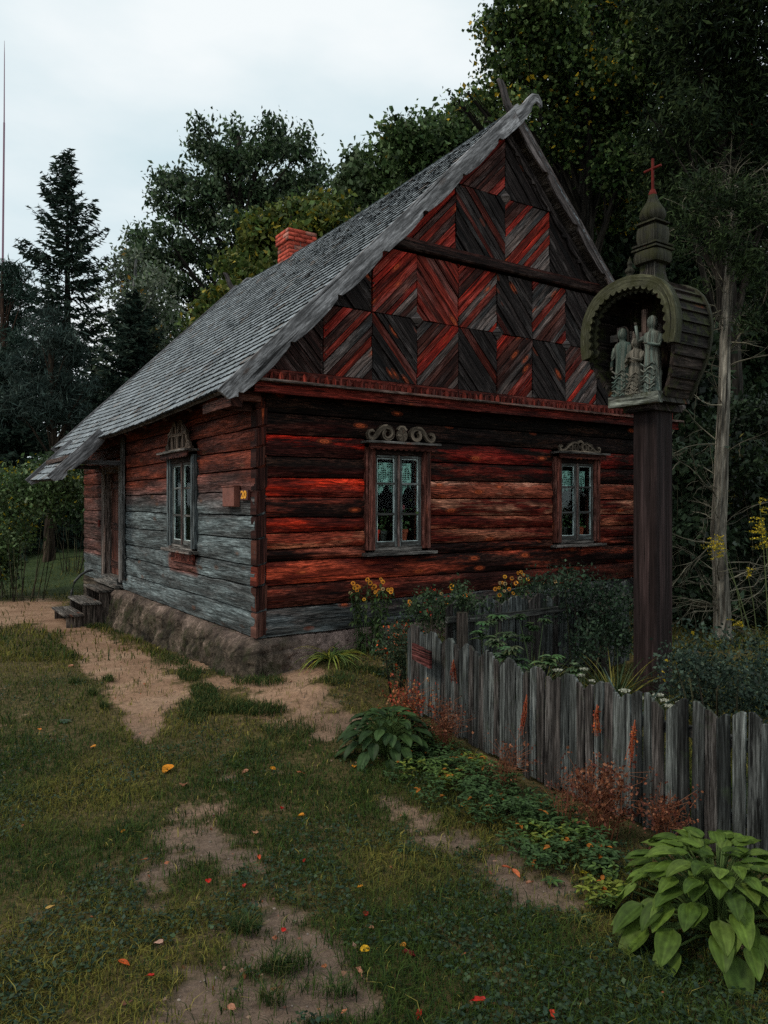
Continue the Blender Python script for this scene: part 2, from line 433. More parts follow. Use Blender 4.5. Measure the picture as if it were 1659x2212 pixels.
def stonemat():
    m = mat('foundation_stone'); N_ = N(m)
    co = N_.n('ShaderNodeTexCoord').outputs['Object']
    a = N_.noise(N_.vscale(co, (1, 1, .6)), 3.4, 8, .72); b = N_.noise(co, 26, 6, .75); v = N_.n('ShaderNodeTexVoronoi', feature='DISTANCE_TO_EDGE'); v.inputs['Scale'].default_value = 2.6
    wz = N_.n('ShaderNodeMix', data_type='VECTOR'); wz.inputs[0].default_value = .35; N_.l(co, wz.inputs[4]); N_.l(N_.n('ShaderNodeTexNoise', i_Scale=3.0).outputs['Color'], wz.inputs[5]); N_.l(wz.outputs[1], v.inputs['Vector'])
    c = N_.ramp(a, [(.30, (.012, .010, .008)), (.44, (.05, .04, .028)), (.56, (.13, .098, .072)), (.68, (.34, .25, .20))])
    c = N_.mix(1.0, c, N_.ramp(b, [(.3, .3), (.7, 1.8)]), 'MULTIPLY')
    c = N_.mix(N_.ramp(N_.noise(co, 7, 5), [(.5, 0.0), (.62, .7)]), c, (.035, .04, .015))
    c = N_.mix(1.0, c, N_.ramp(v.outputs['Distance'], [(0.0, .55), (.10, 1.0)]), 'MULTIPLY')
    tv = N_.n('ShaderNodeAttribute', attribute_name='tint'); sv = N_.n('ShaderNodeSeparateColor'); N_.l(tv.outputs['Color'], sv.inputs[0]); pl = N_.mix(1.0, (.42, .29, .26), N_.ramp(b, [(.3, .45), (.6, 1.15)]), 'MULTIPLY')
    c = N_.mix(N_.math('MULTIPLY', sv.outputs[0], N_.ramp(a, [(.36, .35), (.55, .95)])), c, pl)
    h = N_.math('ADD', N_.math('ADD', a, N_.math('MULTIPLY', b, .4)), N_.math('MULTIPLY', N_.ramp(v.outputs['Distance'], [(0, 0.0), (.08, 1.0)]), .25))
    N_.out(N_.pbsdf(c, .9, .15, h, .08, 1.0)); return m
M_STONE = stonemat()
def groundmat():
    m = mat('garden_soil'); N_ = N(m)
    geo = N_.n('ShaderNodeNewGeometry').outputs['Position']
    t = N_.n('ShaderNodeAttribute', attribute_name='tint').outputs['Color']
    sp = N_.n('ShaderNodeSeparateColor'); N_.l(t, sp.inputs[0])
    n1 = N_.noise(geo, 1.7, 5, .6); n2 = N_.noise(geo, 22, 6, .7); n3 = N_.noise(geo, 90, 4, .7)
    dirt = N_.ramp(n1, [(.3, (.20, .115, .070)), (.5, (.29, .175, .112)), (.7, (.37, .24, .16))])
    sy = N_.n('ShaderNodeSeparateXYZ'); N_.l(geo, sy.inputs[0]); gy = N_.ramp(N_.math('ADD', N_.math('MULTIPLY', N_.noise(geo, .9, 3), .6), N_.math('MULTIPLY', sy.outputs[1], .08)), [(.60, .85), (.82, 0.0)])
    dirt = N_.mix(gy, dirt, (.12, .088, .068))
    dirt = N_.mix(1.0, dirt, N_.ramp(n2, [(.28, .6), (.5, 1.0), (.75, 1.35)]), 'MULTIPLY')
    dirt = N_.mix(1.0, dirt, N_.ramp(n3, [(.3, .75), (.7, 1.25)]), 'MULTIPLY')
    v = N_.n('ShaderNodeTexVoronoi'); v.inputs['Scale'].default_value = 34; N_.l(geo, v.inputs['Vector'])
    peb = N_.math('MULTIPLY', N_.ramp(v.outputs['Distance'], [(.10, 1.0), (.2, 0.0)]), N_.ramp(N_.noise(geo, 8, 2), [(.5, 0.0), (.6, .6)]))
    dirt = N_.mix(peb, dirt, (.30, .23, .19))
    turf = N_.ramp(n2, [(.3, (.030, .028, .010)), (.5, (.080, .062, .024)), (.7, (.15, .10, .047))])
    m1 = N_.ramp(N_.math('ADD', sp.outputs[0], N_.math('MULTIPLY', N_.math('SUBTRACT', n2, .5), 1.0)), [(.12, 0.0), (.80, 1.0)])
    c = N_.mix(m1, turf, dirt)
    farc = N_.ramp(N_.noise(geo, 3.0, 5, .7), [(.3, (.015, .028, .009)), (.6, (.04, .06, .02)), (.75, (.07, .075, .03))])
    c = N_.mix(sp.outputs[1], c, farc)
    h = N_.math('ADD', N_.math('MULTIPLY', n2, .6), N_.math('ADD', N_.math('MULTIPLY', n3, .3), N_.math('MULTIPLY', peb, .4)))
    N_.out(N_.pbsdf(c, .95, .15, h, .025, .8)); return m
M_GROUND = groundmat()
def brickmat():
    m = mat('chimney_brick'); N_ = N(m)
    t = N_.n('ShaderNodeAttribute', attribute_name='tint').outputs['Color']
    n = N_.noise(N_.n('ShaderNodeTexCoord').outputs['Object'], 16, 5, .7)
    c = N_.mix(1.0, t, N_.ramp(n, [(.3, .5), (.5, 1.0), (.7, 1.5)]), 'MULTIPLY')
    N_.out(N_.pbsdf(c, .85, .2, n, .01)); return m
M_BRICK = brickmat()

# ---------------------------------------------------------------- ground
def make_ground():
    def axis(segs):
        out = []
        for a, b, s in segs: out += list(np.arange(a, b, s))
        return np.array(out + [segs[-1][1]])
    xs = axis([(-260, -60, 25), (-60, -15, 3), (-15, -6, .5), (-6, 6, .06), (6, 15, .5), (15, 60, 3), (60, 260, 25)])
    ys = axis([(-60, 0, 6), (0, 1.5, .25), (1.5, 10, .06), (10, 16, .15), (16, 60, 1.2), (60, 420, 30)])
    X, Y = np.meshgrid(xs, ys)
    Z = ground_z(X, Y); D = dirt_mask(X, Y)
    far = sstep(13, 17, Y) * (1 - D)
    V = np.stack([X.ravel(), Y.ravel(), (Z - .012 * D).ravel()], 1)
    nx, ny = len(xs), len(ys)
    i = (np.arange(ny - 1)[:, None] * nx + np.arange(nx - 1)[None]).ravel()
    F = np.stack([i, i + 1, i + nx + 1, i + nx], 1)
    col = np.stack([D.ravel(), far.ravel(), 0 * far.ravel()], 1)
    o = npmesh('ground', V, F, col, M_GROUND, None, True); o['kind'] = 'structure'
make_ground()

# ---------------------------------------------------------------- the house
house = thing('log_cottage', 'old dark red log cottage with steep grey shingle roof and patterned plank gable', 'cottage', HA, HROT, worldparts=False)
HW, HL = 6.46, 8.1           # width of the gable front, length of the side
RX, RZ, EX, EZ = 3.28, 6.45, -.42, 2.80   # ridge and eave of the left slope (45 degrees)

def n1(x, s): return float(vnoise(x, s * 13.7, 3)) - .5
def log_piece(mb, a0, a1, z0, z1, seed, place, tf, zw, th=.13, bulge=.03):
    """one hewn log between stations a0..a1; place(a, out, z) gives the local point"""
    n = max(2, int((a1 - a0) / .11)); vs = []; w = []; ca = []; cb = []
    prof = [(0, -.035), (.022, -.004), (.28, bulge * .75), (.55, bulge), (.8, bulge * .7), (.975, -.004), (1, -.035), (1, -th), (0, -th)]
    for i in range(n + 1):
        a = a0 + (a1 - a0) * i / n
        zb = z0 + zw(a, z0); zt = z1 + zw(a, z1)
        for k, (q, o) in enumerate(prof):
            oo = o + (.022 * n1(a * 1.5 + k * .9, seed) + .014 * n1(a * 7 + k * 2, seed + 3) if k < 7 else 0)
            vs.append(place(a, oo, zb + .004 + (zt - zb - .008) * q)); w.append((a, (z1 - z0) * q + z0))
            A, B = tf(a, z0 + (z1 - z0) * q); ca.append((*A, 1)); cb.append((*B, 1))
    m = len(prof); fs = []
    for i in range(n):
        for k in range(m): fs.append((i * m + k, i * m + (k + 1) % m, (i + 1) * m + (k + 1) % m, (i + 1) * m + k))
    fs += [tuple(range(m)), tuple(n * m + k for k in reversed(range(m)))]
    s0 = len(mb.v); mb.add(vs, fs, w, seed=seed * 3.17)
    mb.a[s0:] = ca; mb.b[s0:] = cb

def lerp3(a, b, t): t = max(0, min(1, t)); return tuple(a[i] + (b[i] - a[i]) * t for i in range(3))
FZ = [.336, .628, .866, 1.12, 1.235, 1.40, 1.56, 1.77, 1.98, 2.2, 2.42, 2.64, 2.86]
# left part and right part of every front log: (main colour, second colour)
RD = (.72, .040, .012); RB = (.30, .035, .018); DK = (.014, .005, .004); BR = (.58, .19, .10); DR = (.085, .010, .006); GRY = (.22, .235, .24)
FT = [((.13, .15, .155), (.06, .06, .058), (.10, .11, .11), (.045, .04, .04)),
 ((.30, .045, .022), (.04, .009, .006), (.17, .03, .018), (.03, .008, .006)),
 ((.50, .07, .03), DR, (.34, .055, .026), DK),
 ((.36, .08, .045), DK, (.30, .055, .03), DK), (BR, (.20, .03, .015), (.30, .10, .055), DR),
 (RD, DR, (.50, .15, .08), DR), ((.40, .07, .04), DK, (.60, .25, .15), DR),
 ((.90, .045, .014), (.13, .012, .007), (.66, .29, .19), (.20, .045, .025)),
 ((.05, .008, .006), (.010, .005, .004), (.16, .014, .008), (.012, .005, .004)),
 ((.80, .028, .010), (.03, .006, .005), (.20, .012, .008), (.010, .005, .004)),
 ((.045, .008, .006), (.010, .005, .004), (.012, .006, .005), (.008, .005, .004)),  # top logs near black: shade under the ledge put into the tint
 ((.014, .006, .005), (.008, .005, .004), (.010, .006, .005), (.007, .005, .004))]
wf = MB()
def zwob_f(a, z): return (.018 * n1(a * .8, z * 7.1) + .008 * n1(a * 4, z * 5.3)) if .4 < z < 2.8 else 0.0
WIN = [(1.28, 2.16, 1.17, 2.36), (4.21, 5.11, 1.17, 2.36)]
for i in range(len(FZ) - 1):
    z0, z1 = FZ[i], FZ[i + 1]
    cuts = [(.100, HW)]
    for (a, b, c, d) in WIN:
        if z1 > c + .01 and z0 < d - .01:
            l = cuts.pop(); cuts += [(l[0], a), (b, l[1])]
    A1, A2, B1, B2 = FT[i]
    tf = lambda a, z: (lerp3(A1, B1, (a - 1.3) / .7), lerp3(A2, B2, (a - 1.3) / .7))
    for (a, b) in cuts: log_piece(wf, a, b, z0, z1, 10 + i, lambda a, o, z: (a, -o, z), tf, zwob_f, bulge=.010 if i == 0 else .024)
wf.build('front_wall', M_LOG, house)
# corner: ends of the side logs, dovetailed, seen on the front face
cn = MB()
SZ = [.336, .60, .86, 1.07, 1.34, 1.58, 1.83, 2.06, 2.27, 2.47, 2.66, 2.86]
for i in range(len(SZ) - 1):
    z0, z1 = SZ[i], SZ[i + 1]; j = .02 * math.sin(i * 2.3)
    vs = []
    e = .016 + .012 * math.sin(i * 4.1)
    for y in (-e - .022, .10):
        for (x, z) in ((-.018 + j * .3, z0 + .012), (.088 + j, z0 + .045), (.095 + j, z1 + .02), (-.015, z1 - .012)): vs.append((x, y, z))
    c = (.030, .009, .007) if i not in (2, 5, 8) else (.15, .028, .016)
    if i == 0: c = (.13, .06, .045)
    cn.add(vs, [(0, 1, 2, 3), (7, 6, 5, 4), (0, 4, 5, 1), (1, 5, 6, 2), (2, 6, 7, 3), (3, 7, 4, 0)], lambda p: (p[2] * .5, p[0] * 2), c, (.03, .01, .008))
cn.build('corner_joint', M_LOG, house)

# side wall: grey below, red brown under the eave
ws = MB()
def zwob_s(a, z): return (.022 * n1(a * .7, z * 9.1) + .008 * n1(a * 4, z * 3.3)) if .4 < z < 2.8 else 0.0
def tf_side(a, z):
    g = max(0, min(1, (2.02 - z) / .42 + .5 * n1(a * 1.2, z * 2)))
    far = max(0, min(1, (a - 6.4) / .3))
    und = 1.0 if 1.75 < a < 2.8 and .82 < z < 1.15 else 0.0
    G = (.135, .165, .17); G2 = (.058, .062, .062); Rr = (.20, .042, .022); R2 = (.045, .013, .009)
    A, B = lerp3(Rr, G, g), lerp3(R2, G2, g)
    t = max(far * .75 * (1 if z > .8 else 0), und * .8)
    return lerp3(A, (.17, .045, .028), t), lerp3(B, (.05, .02, .015), t)
SZ2 = SZ + [3.05]
for i in range(len(SZ2) - 1):
    z0, z1 = SZ2[i], SZ2[i + 1]; cuts = [(.0, HL)]
    for (a, b, c, d) in [(1.70, 2.76, 1.13, 2.36), (5.22, 6.52, .45, 2.31)]:
        if z1 > c + .05 and z0 < d - .05: l = cuts.pop(); cuts += [(l[0], a), (b, l[1])]
    for (a, b) in cuts: log_piece(ws, a, b, z0, z1, 40 + i, lambda a, o, z: (-o - .004, a, z), tf_side, zwob_s, bulge=.011, th=.115)
ws.build('side_wall', M_SIDE, house)
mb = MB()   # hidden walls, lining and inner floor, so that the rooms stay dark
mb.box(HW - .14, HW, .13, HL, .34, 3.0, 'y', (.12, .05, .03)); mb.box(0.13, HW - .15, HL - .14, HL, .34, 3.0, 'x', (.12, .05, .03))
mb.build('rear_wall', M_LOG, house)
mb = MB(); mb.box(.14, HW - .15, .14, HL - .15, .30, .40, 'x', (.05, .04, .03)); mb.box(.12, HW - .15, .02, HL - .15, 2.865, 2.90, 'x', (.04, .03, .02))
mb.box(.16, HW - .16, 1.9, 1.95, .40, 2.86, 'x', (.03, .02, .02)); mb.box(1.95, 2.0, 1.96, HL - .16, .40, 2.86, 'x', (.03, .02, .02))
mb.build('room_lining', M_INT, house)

# stone foundation: a lumpy ledge following the corner
def foundation():
    path = []
    for t in np.arange(5.35, .15, -.03): path.append((0.0, t, -1, 0))
    for k in range(17):
        th = PI + k / 16 * PI / 2; path.append((.15 + .15 * math.cos(th), .15 + .15 * math.sin(th), math.cos(th), math.sin(th)))
    for u in np.arange(.2, HW + .1, .04): path.append((u, 0.0, 0, -1))
    prof = [(-.14, .345), (-.02, .340), (.04, .325), (.12, .27), (.17, .17), (.20, .06), (.23, -.05), (.26, -.16), (.29, -.28), (.31, -.45)]
    pz = np.array(prof); tt = np.linspace(0, len(prof) - 1, 30); prof = [(.84 * float(np.interp(k, range(len(pz)), pz[:, 0])) if k > 1 else float(np.interp(k, range(len(pz)), pz[:, 0])), float(np.interp(k, range(len(pz)), pz[:, 1]))) for k in tt]
    V = []; w = []
    for i, (x, y, nx, ny) in enumerate(path):
        side = nx < -.5; amp = 1.0 if side else .45
        near = math.exp(-((y - .1) / .8) ** 2) if side else 1.0
        for k, (o, z) in enumerate(prof):
            oo = o * (amp * (.75 + .45 * near)) if o > 0 else o
            if k > 4:
                q = i * .035
                oo += .16 * (float(fbm(q * 2.2, z * 3.4 + k * .1, 71)) - .5) * amp + .10 * (float(fbm(q * 9, z * 7, 77)) - .5) + .05 * (float(vnoise(q * 26, z * 22, 78)) - .5) + .035 * abs(math.sin(q * 2.6 + z * 3)) * amp
                zz = z + .02 * (float(vnoise(i * .2, k * .3, 79)) - .5)
            else: zz = z - .006 * k * float(vnoise(i * .2, 0, 5))
            V.append((x + nx * oo, y + ny * oo, zz))
    m = len(prof); F = np.array([(i * m + k, i * m + k + 1, (i + 1) * m + k + 1, (i + 1) * m + k) for i in range(len(path) - 1) for k in range(m - 1)])
    VV = np.array(V); fc = np.zeros((len(V), 3)); fc[:, 0] = np.maximum(.6 * sstep(.1, .7, VV[:, 0]), sstep(.16, .32, VV[:, 2]) * .25); npmesh('foundation', V, F, fc, M_STONE, house, True)
foundation()
mb = MB(); mb.box(-.02, .10, 5.3, 8.1, -.5, .335, 'y', (.1, .08, .06)); mb.box(.1, HW, HL - .1, HL, -.5, .335, 'x', (.1, .08, .06)); mb.box(HW - .05, HW + .05, 0.05, HL, -.5, .335, 'y', (.1, .08, .06))
mb.build('rear_foundation', M_BARK, house)

# ledge and carved band between wall and gable
mb = MB(); c1 = (.11, .028, .02); c2 = (.03, .012, .01)
mb.box(-.20, HW + .2, -.30, -.06, 2.905, 2.93, 'x', (.20, .16, .14), (.10, .04, .03))
mb.box(-.12, HW + .15, -.24, -.20, 2.80, 2.904, 'x', (.16, .018, .011), (.02, .006, .005))
mb.box(-.1, HW + .1, -.198, .02, 2.868, 2.903, 'x', c1, c2)
mb.build('ledge', M_TRIM, house)
mb = MB()
mb.box(-.15, HW + .12, -.17, -.14, 2.931, 3.05, 'x', (.13, .020, .013), (.035, .010, .008))
k = 0; u = -.12
while u < HW + .05:
    zt = 3.035; pts = [(u + .012, 2.935), (u + .068, 2.935), (u + .068, 2.99), (u + .04, 3.03), (u + .012, 2.99)]
    mb.prism([(a, -.172, b) for a, b in pts], (0, -.018, 0), t=(.16, .022, .013) if k % 3 else (.26, .035, .02), t2=(.04, .012, .01)); u += .088; k += 1
mb.build('carved_band', M_TRIM, house)

# gable of diagonal boards
def clip(poly, a, b, c):
    """keep a x + b z <= c"""
    out = []
    for i in range(len(poly)):
        p, q = poly[i], poly[(i + 1) % len(poly)]; dp = a * p[0] + b * p[1] - c; dq = a * q[0] + b * q[1] - c
        if dp <= 0: out.append(p)
        if (dp < 0) != (dq < 0) and abs(dp - dq) > 1e-9:
            t = dp / (dp - dq); out.append((p[0] + (q[0] - p[0]) * t, p[1] + (q[1] - p[1]) * t))
    return out
GA = RZ - .10
rows = []
S1 = [.09 + .606 * k for k in range(11)]
S1 = [-.5] + S1 + [7.1]
r1 = [(S1[k], S1[k + 1], 3.055, 3.80) for k in range(len(S1) - 1)]
r2 = [(S1[k], S1[k + 1], 3.80, 4.54) for k in range(len(S1) - 1)]
S3 = [.90, 2.475, 3.26, 4.03, 5.6]
r3 = [(S3[k], S3[k + 1], 4.70, 5.49) for k in range(len(S3) - 1)]
r4 = [(2.0, 3.26, 5.49, 6.5), (3.26, 4.6, 5.49, 6.5)]
seams = MB(); studs = MB()
for ri, row in enumerate((r1, r2, r3, r4)):
    for k, (x0, x1, z0, z1) in enumerate(row):
        if ri == 0: up = (k % 2 == 0)
        elif ri == 1: up = (k % 2 == 1)
        elif ri == 2: up = (k % 2 == 0)
        else: up = (k == 0)
        poly = [(x0 + .006, z0 + .006), (x1 - .006, z0 + .006), (x1 - .006, z1 - .006), (x0 + .006, z1 - .006)]
        poly = clip(poly, -1, 1, GA - RX); poly = clip(poly, 1, 1, GA + RX) if poly else poly
        if len(poly) < 3: continue
        # board direction (1, 1) for up panels, (1, -1.15) for the others
        d = (1, 1.02) if up else (1, -1.1); L = math.hypot(*d); d = (d[0] / L, d[1] / L); nn = (-d[1], d[0])
        vals = [nn[0] * p[0] + nn[1] * p[1] for p in poly]; lo, hi = min(vals), max(vals)
        right = x0 > 3.2; mbp = MB(); q = lo - random.random() * .05; bi = 0
        while q < hi:
            bw = random.uniform(.06, .105); g = .0045
            pc = clip(clip(poly, nn[0], nn[1], q + bw - g), -nn[0], -nn[1], -(q + g))
            if len(pc) >= 3:
                s = random.random(); off = random.uniform(0, .022)
                frac = (q - lo) / (hi - lo)
                if up:
                    if s < .42: c = (random.uniform(.24, .46), .026, .014)
                    elif s < .85: c = (.085, .024, .017)
                    else: c = (.12, .085, .075)
                    if (right and frac < .6 or (not right and frac < .3)) and s > .55: c = (.17, .12, .105)
                    t2 = (c[0] * .22, c[1] * .3, c[2] * .35)
                else:
                    c = (.026, .019, .018) if s < .80 else ((.11, .016, .009) if s < .86 else (.014, .012, .012)); t2 = tuple(v * .4 for v in c)
                    if ri == 1 and k == 4: c = (.24, .022, .012); t2 = (.07, .015, .01)
                if x0 < .6: c = (.022, .012, .010); t2 = (.03, .012, .01)
                sd = random.random() * 30
                mbp.prism([(a, -.125 - off, b) for a, b in pc], (0, .04, 0), lambda p, d=d, nn=nn: (p[0] * d[0] + p[2] * d[1], p[0] * nn[0] + p[2] * nn[1]), c, t2, sd)
            q += bw; bi += 1
        if mbp.v: mbp.build('gable_panel', M_GABLE, house)
mb = MB(); g = GA - RX
mb.prism([(-.15, -.08, 2.95), (-.15, -.08, 3.05 + .02), (RX, -.08, GA + .04), (HW + .15, -.08, 3.07), (HW + .15, -.08, 2.95)], (0, .05, 0), t=(.02, .012, .01)); mb.build('gable_backing', M_TRIM, house)
mb = MB()   # beam across the gable
hx = (GA - 4.62)
mb.box(RX - hx, RX + hx, -.20, -.115, 4.56, 4.66, 'x', (.022, .009, .007), (.012, .006, .005), ch=.2)
mb.box(RX - hx + .05, RX + hx - .05, -.175, -.12, 4.662, 4.695, 'x', (.05, .014, .01), (.02, .008, .007))
mb.build('gable_beam', M_TRIM, house)
for (a, b) in ((1.905, 3.80), (3.126, 3.80), (4.34, 3.80), (3.26, 5.49)):    # pyramid bosses
    mb = MB(); r = .085
    mb.add([(a - r, -.142, b), (a, -.142, b + r), (a + r, -.142, b), (a, -.142, b - r), (a, -.215, b)], [(0, 1, 4), (1, 2, 4), (2, 3, 4), (3, 0, 4)], None, (.16, .14, .135), (.07, .05, .045))
    mb.build('boss', M_TRIM, house)
for z in np.arange(3.1, 3.78, .085):      # nail heads along the outer seams
    for x in (.67, .72): mb = MB(); mb.lathe([(.011, 0), (.007, .008), (0.001, .01)], (0, 0, 0), 6, (.12, .09, .08)); m6 = mb.v[-18:]; mb.v[-18:] = [(x + p[0], -.142 - p[2], z + p[1]) for p in m6]; mb.build('nail', M_TRIM, house)
for z in np.arange(3.86, 4.5, .085):
    for x in (1.27, 1.32): mb = MB(); mb.lathe([(.011, 0), (.007, .008), (0.001, .01)], (0, 0, 0), 6, (.12, .09, .08)); m6 = mb.v[-18:]; mb.v[-18:] = [(x + p[0], -.142 - p[2], z + p[1]) for p in m6]; mb.build('nail', M_TRIM, house)


# roof
def sag(y, s): return -.085 * math.sin(PI * max(0, min(1, y / 8.5))) + .012 * n1(y * 1.3, 2)
RY0, RY1 = -.30, 8.55
def shingles(sgn, mb, s0, s1, y0, y1, row0=0):
    """s measured up the slope from the eave line"""
    d = math.sqrt(.5); exp_ = .142
    nrow = int(round((s1 - s0) / exp_))
    for r in range(nrow):
        s = s0 + (s1 - s0) * r / nrow; y = y0 - random.random() * .05
        rj = .006 * random.uniform(-1, 1)
        while y < y1:
            w = random.uniform(.075, .13); ya, yb = max(y, y0) + .002, min(y + w, y1) - .002; y += w
            if yb - ya < .02: continue
            lo = s - random.uniform(.0, .012) + rj; hi = s + exp_ * 1.25; lift = .030 + random.uniform(0, .003); th = .022
            tl = random.uniform(-.003, .003)
            g = random.uniform(.8, 1.15); cc = (.27 * g, .30 * g, .325 * g)
            if random.random() < .05: cc = (.20 * g, .17 * g, .155 * g)
            def P(ss, yy, h):
                x = EX + ss * d - h * d; z = EZ + ss * d + h * d + sag(yy, ss)
                return (x if sgn > 0 else 2 * RX - x, yy, z)
            c = min(.022, (yb - ya) * .25)
            vs = [P(lo + c, ya, lift + tl), P(lo, ya + c, lift + tl), P(lo, yb - c, lift - tl), P(lo + c, yb, lift - tl), P(hi, yb, .012), P(hi, ya, .012),
                  P(lo + c, ya, lift - th), P(lo, ya + c, lift - th), P(lo, yb - c, lift - th), P(lo + c, yb, lift - th), P(hi, yb, -.002), P(hi, ya, -.002)]
            fs = [(0, 1, 2, 3, 4, 5), (3, 9, 10, 4), (0, 5, 11, 6)]
            ww = [(s, ya)] * 12; ww = [(lo if k % 6 < 4 else hi, p[1]) for k, p in enumerate(vs)]
            mb.add(vs, fs, ww, cc, tuple(v * .62 for v in cc))
            dk = tuple(v * .10 for v in cc); s1_ = len(mb.v)  # butt faces darkened: shadow lines between the rows put into the tint
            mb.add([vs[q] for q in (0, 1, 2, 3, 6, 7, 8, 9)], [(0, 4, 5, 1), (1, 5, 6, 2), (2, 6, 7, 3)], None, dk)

SL = (RX - EX) / math.sqrt(.5)
def slab(mb, sgn, s0, s1, y0, y1, c=(.10, .08, .07)):
    d = math.sqrt(.5); vs = []; n = 14
    for i in range(n + 1):
        y = y0 + (y1 - y0) * i / n
        for (ss, h) in ((s0, 0), (s1, 0), (s1, -.04), (s0, -.04)):
            x = EX + ss * d - h * d; z = EZ + ss * d + h * d + sag(y, ss); vs.append((x if sgn > 0 else 2 * RX - x, y, z))
    fs = [(0, 1, 2, 3), tuple(n * 4 + k for k in (3, 2, 1, 0))]
    for i in range(n):
        for k in range(4): fs.append((i * 4 + k, i * 4 + (k + 1) % 4, i * 4 + 4 + (k + 1) % 4, i * 4 + 4 + k))
    mb.add(vs, fs, lambda p: (p[1], p[0]), c)
mb = MB(); slab(mb, 1, 0, SL, RY0 + .03, RY1 - .03); slab(mb, -1, .50, SL - .005, RY0 + .03, RY1 - .03); slab(mb, 1, -.90, -.005, 4.93, 7.04)
roof = mb.build('roof', M_GREY, house)
mb = MB(); shingles(1, mb, -.02, SL, RY0, RY1); shingles(1, mb, -.92, -.02, 4.90, 7.08); mb.build('shingle_slope', M_SHINGLE, roof)
mb = MB(); shingles(-1, mb, .48, SL, RY0, RY1); mb.build('shingle_slope', M_SHINGLE, roof)
mb = MB()
mb.strip([(RX - .10, y, RZ - .04 + sag(y, 5)) for y in np.arange(RY0 + .05, RY1, .4)], [(RX, y, RZ + .05 + sag(y, 5)) for y in np.arange(RY0 + .05, RY1, .4)], (.0, 0, .015), (.2, .21, .22))
mb.strip([(RX + .10, y, RZ - .04 + sag(y, 5)) for y in np.arange(RY0 + .05, RY1, .4)], [(RX, y, RZ + .05 + sag(y, 5)) for y in np.arange(RY0 + .05, RY1, .4)], (.0, 0, .015), (.2, .21, .22))
mb.build('ridge_board', M_GREY, roof)
mb = MB()
for y in np.arange(.1, 8.2, .9):     # rafter tails
    d = math.sqrt(.5)
    vs = [];
    for yy in (y, y + .11):
        for (s_, h) in ((.03, -.045), (1.0, -.045), (1.0, -.19), (.55, -.19), (.05, -.11)):
            vs.append((EX + s_ * d - h * d, yy, EZ + s_ * d + h * d + sag(y, 0)))
    mb.add(vs, [(0, 1, 2, 3, 4), (9, 8, 7, 6, 5)] + [(i, (i + 1) % 5, 5 + (i + 1) % 5, 5 + i) for i in range(5)], None, (.06, .025, .018))
mb.build('rafter_tail', M_TRIM, house)
mb = MB(); mb.box(-.36, -.24, -.22, .55, 2.64, 2.74, 'y', (.07, .025, .018)); mb.box(-.30, 0.0, -.12, -.02, 2.72, 2.86, 'x', (.09, .03, .02))
mb.box(-.34, -.02, .05, .14, 2.64, 2.80, 'x', (.06, .025, .018)); mb.build('corner_bracket', M_TRIM, house)

def barge(y, th, side, s0, s1, horn=None, name='bargeboard', wid=.175, col=(.25, .24, .245), par=None, phase=0.0):
    """side +1 left slope, -1 right slope; horn: list of (ds, dw, width) beyond s1"""
    d = math.sqrt(.5); top = []; bot = []
    def P(s_, w_):
        x = EX + s_ * d - w_ * d; z = EZ + s_ * d + w_ * d
        return (x if side > 0 else 2 * RX - x, y, z)
    n = int((s1 - s0) / .035)
    for i in range(n + 1):
        s_ = s0 + (s1 - s0) * i / n; ph = ((s_ + phase) % .78) / .78
        b = wid + .030 * math.sin(ph * PI) - (.035 if .0 < ph < .07 else 0) + .012 * (float(vnoise(s_ * 5, y, 3)) - .5)
        if s_ - s0 < .12: b = wid * (.75 + .3 * (s_ - s0) / .12)
        top.append(P(s_, .055 + .006 * (float(vnoise(s_ * 3, 1, 9)) - .5))); bot.append(P(s_ + (.0 if s_ - s0 > .1 else .02), .055 - b))
    if horn:
        for (ds, dw, w_) in horn: top.append(P(s1 + ds, dw + w_ / 2)); bot.append(P(s1 + ds + .0, dw - w_ / 2))
    mb = MB(); mb.strip(top, bot, (0, th, 0), col, tuple(v * .55 for v in col)); return mb.build(name, M_GREY, par or house)
def horn_pts(kind):
    if kind == 0:   # thick, curling over at its tip
        c = [(.05, -.05, .20), (.18, -.055, .17), (.30, -.03, .13), (.40, .005, .12)]
    return c
d_ = math.sqrt(.5)
def ribbonhorn(mb, pts, widths, y, th, col):
    """pts: centre line in (x, z)"""
    top = []; bot = []
    for i, (x, z) in enumerate(pts):
        a = pts[max(i - 1, 0)]; b = pts[min(i + 1, len(pts) - 1)]; dx, dz = b[0] - a[0], b[1] - a[1]; L = math.hypot(dx, dz)
        nx, nz = -dz / L, dx / L; w = widths[i] / 2
        top.append((x + nx * w, y, z + nz * w)); bot.append((x - nx * w, y, z - nz * w))
    mb.strip(top, bot, (0, th, 0), col, tuple(v * .55 for v in col))
RZb = RZ + .03
for (yb, far) in ((RY0 - .035, 0), (RY1, 1)):
    left = barge(yb - (0 if not far else -.0), .035, 1, -.10, SL + .06, par=roof)
    right = barge(yb + .037, .03, -1, .42, SL + .06, wid=.13, col=(.13, .105, .10), par=roof, phase=.3)
    mb = MB(); x0, z0 = RX, RZ - .03
    ribbonhorn(mb, [(x0 + a * .74, z0 + b * .74) for a, b in ((0, 0), (.12, .11), (.22, .22), (.29, .34), (.37, .42), (.46, .44), (.53, .39), (.56, .32))],
               [.17, .165, .14, .11, .11, .10, .055, .012], yb - .004, .039, (.25, .24, .245))
    mb.build('horn', M_GREY, left)
    mb = MB()
    ribbonhorn(mb, [(x0 + a * .60, z0 + b * .56) for a, b in ((0, 0), (-.12, .13), (-.22, .27), (-.28, .42), (-.32, .55), (-.39, .66), (-.47, .70))],
               [.13, .115, .10, .09, .09, .075, .02], yb + .036, .032, (.12, .10, .095))
    mb.build('horn', M_GREY, right)
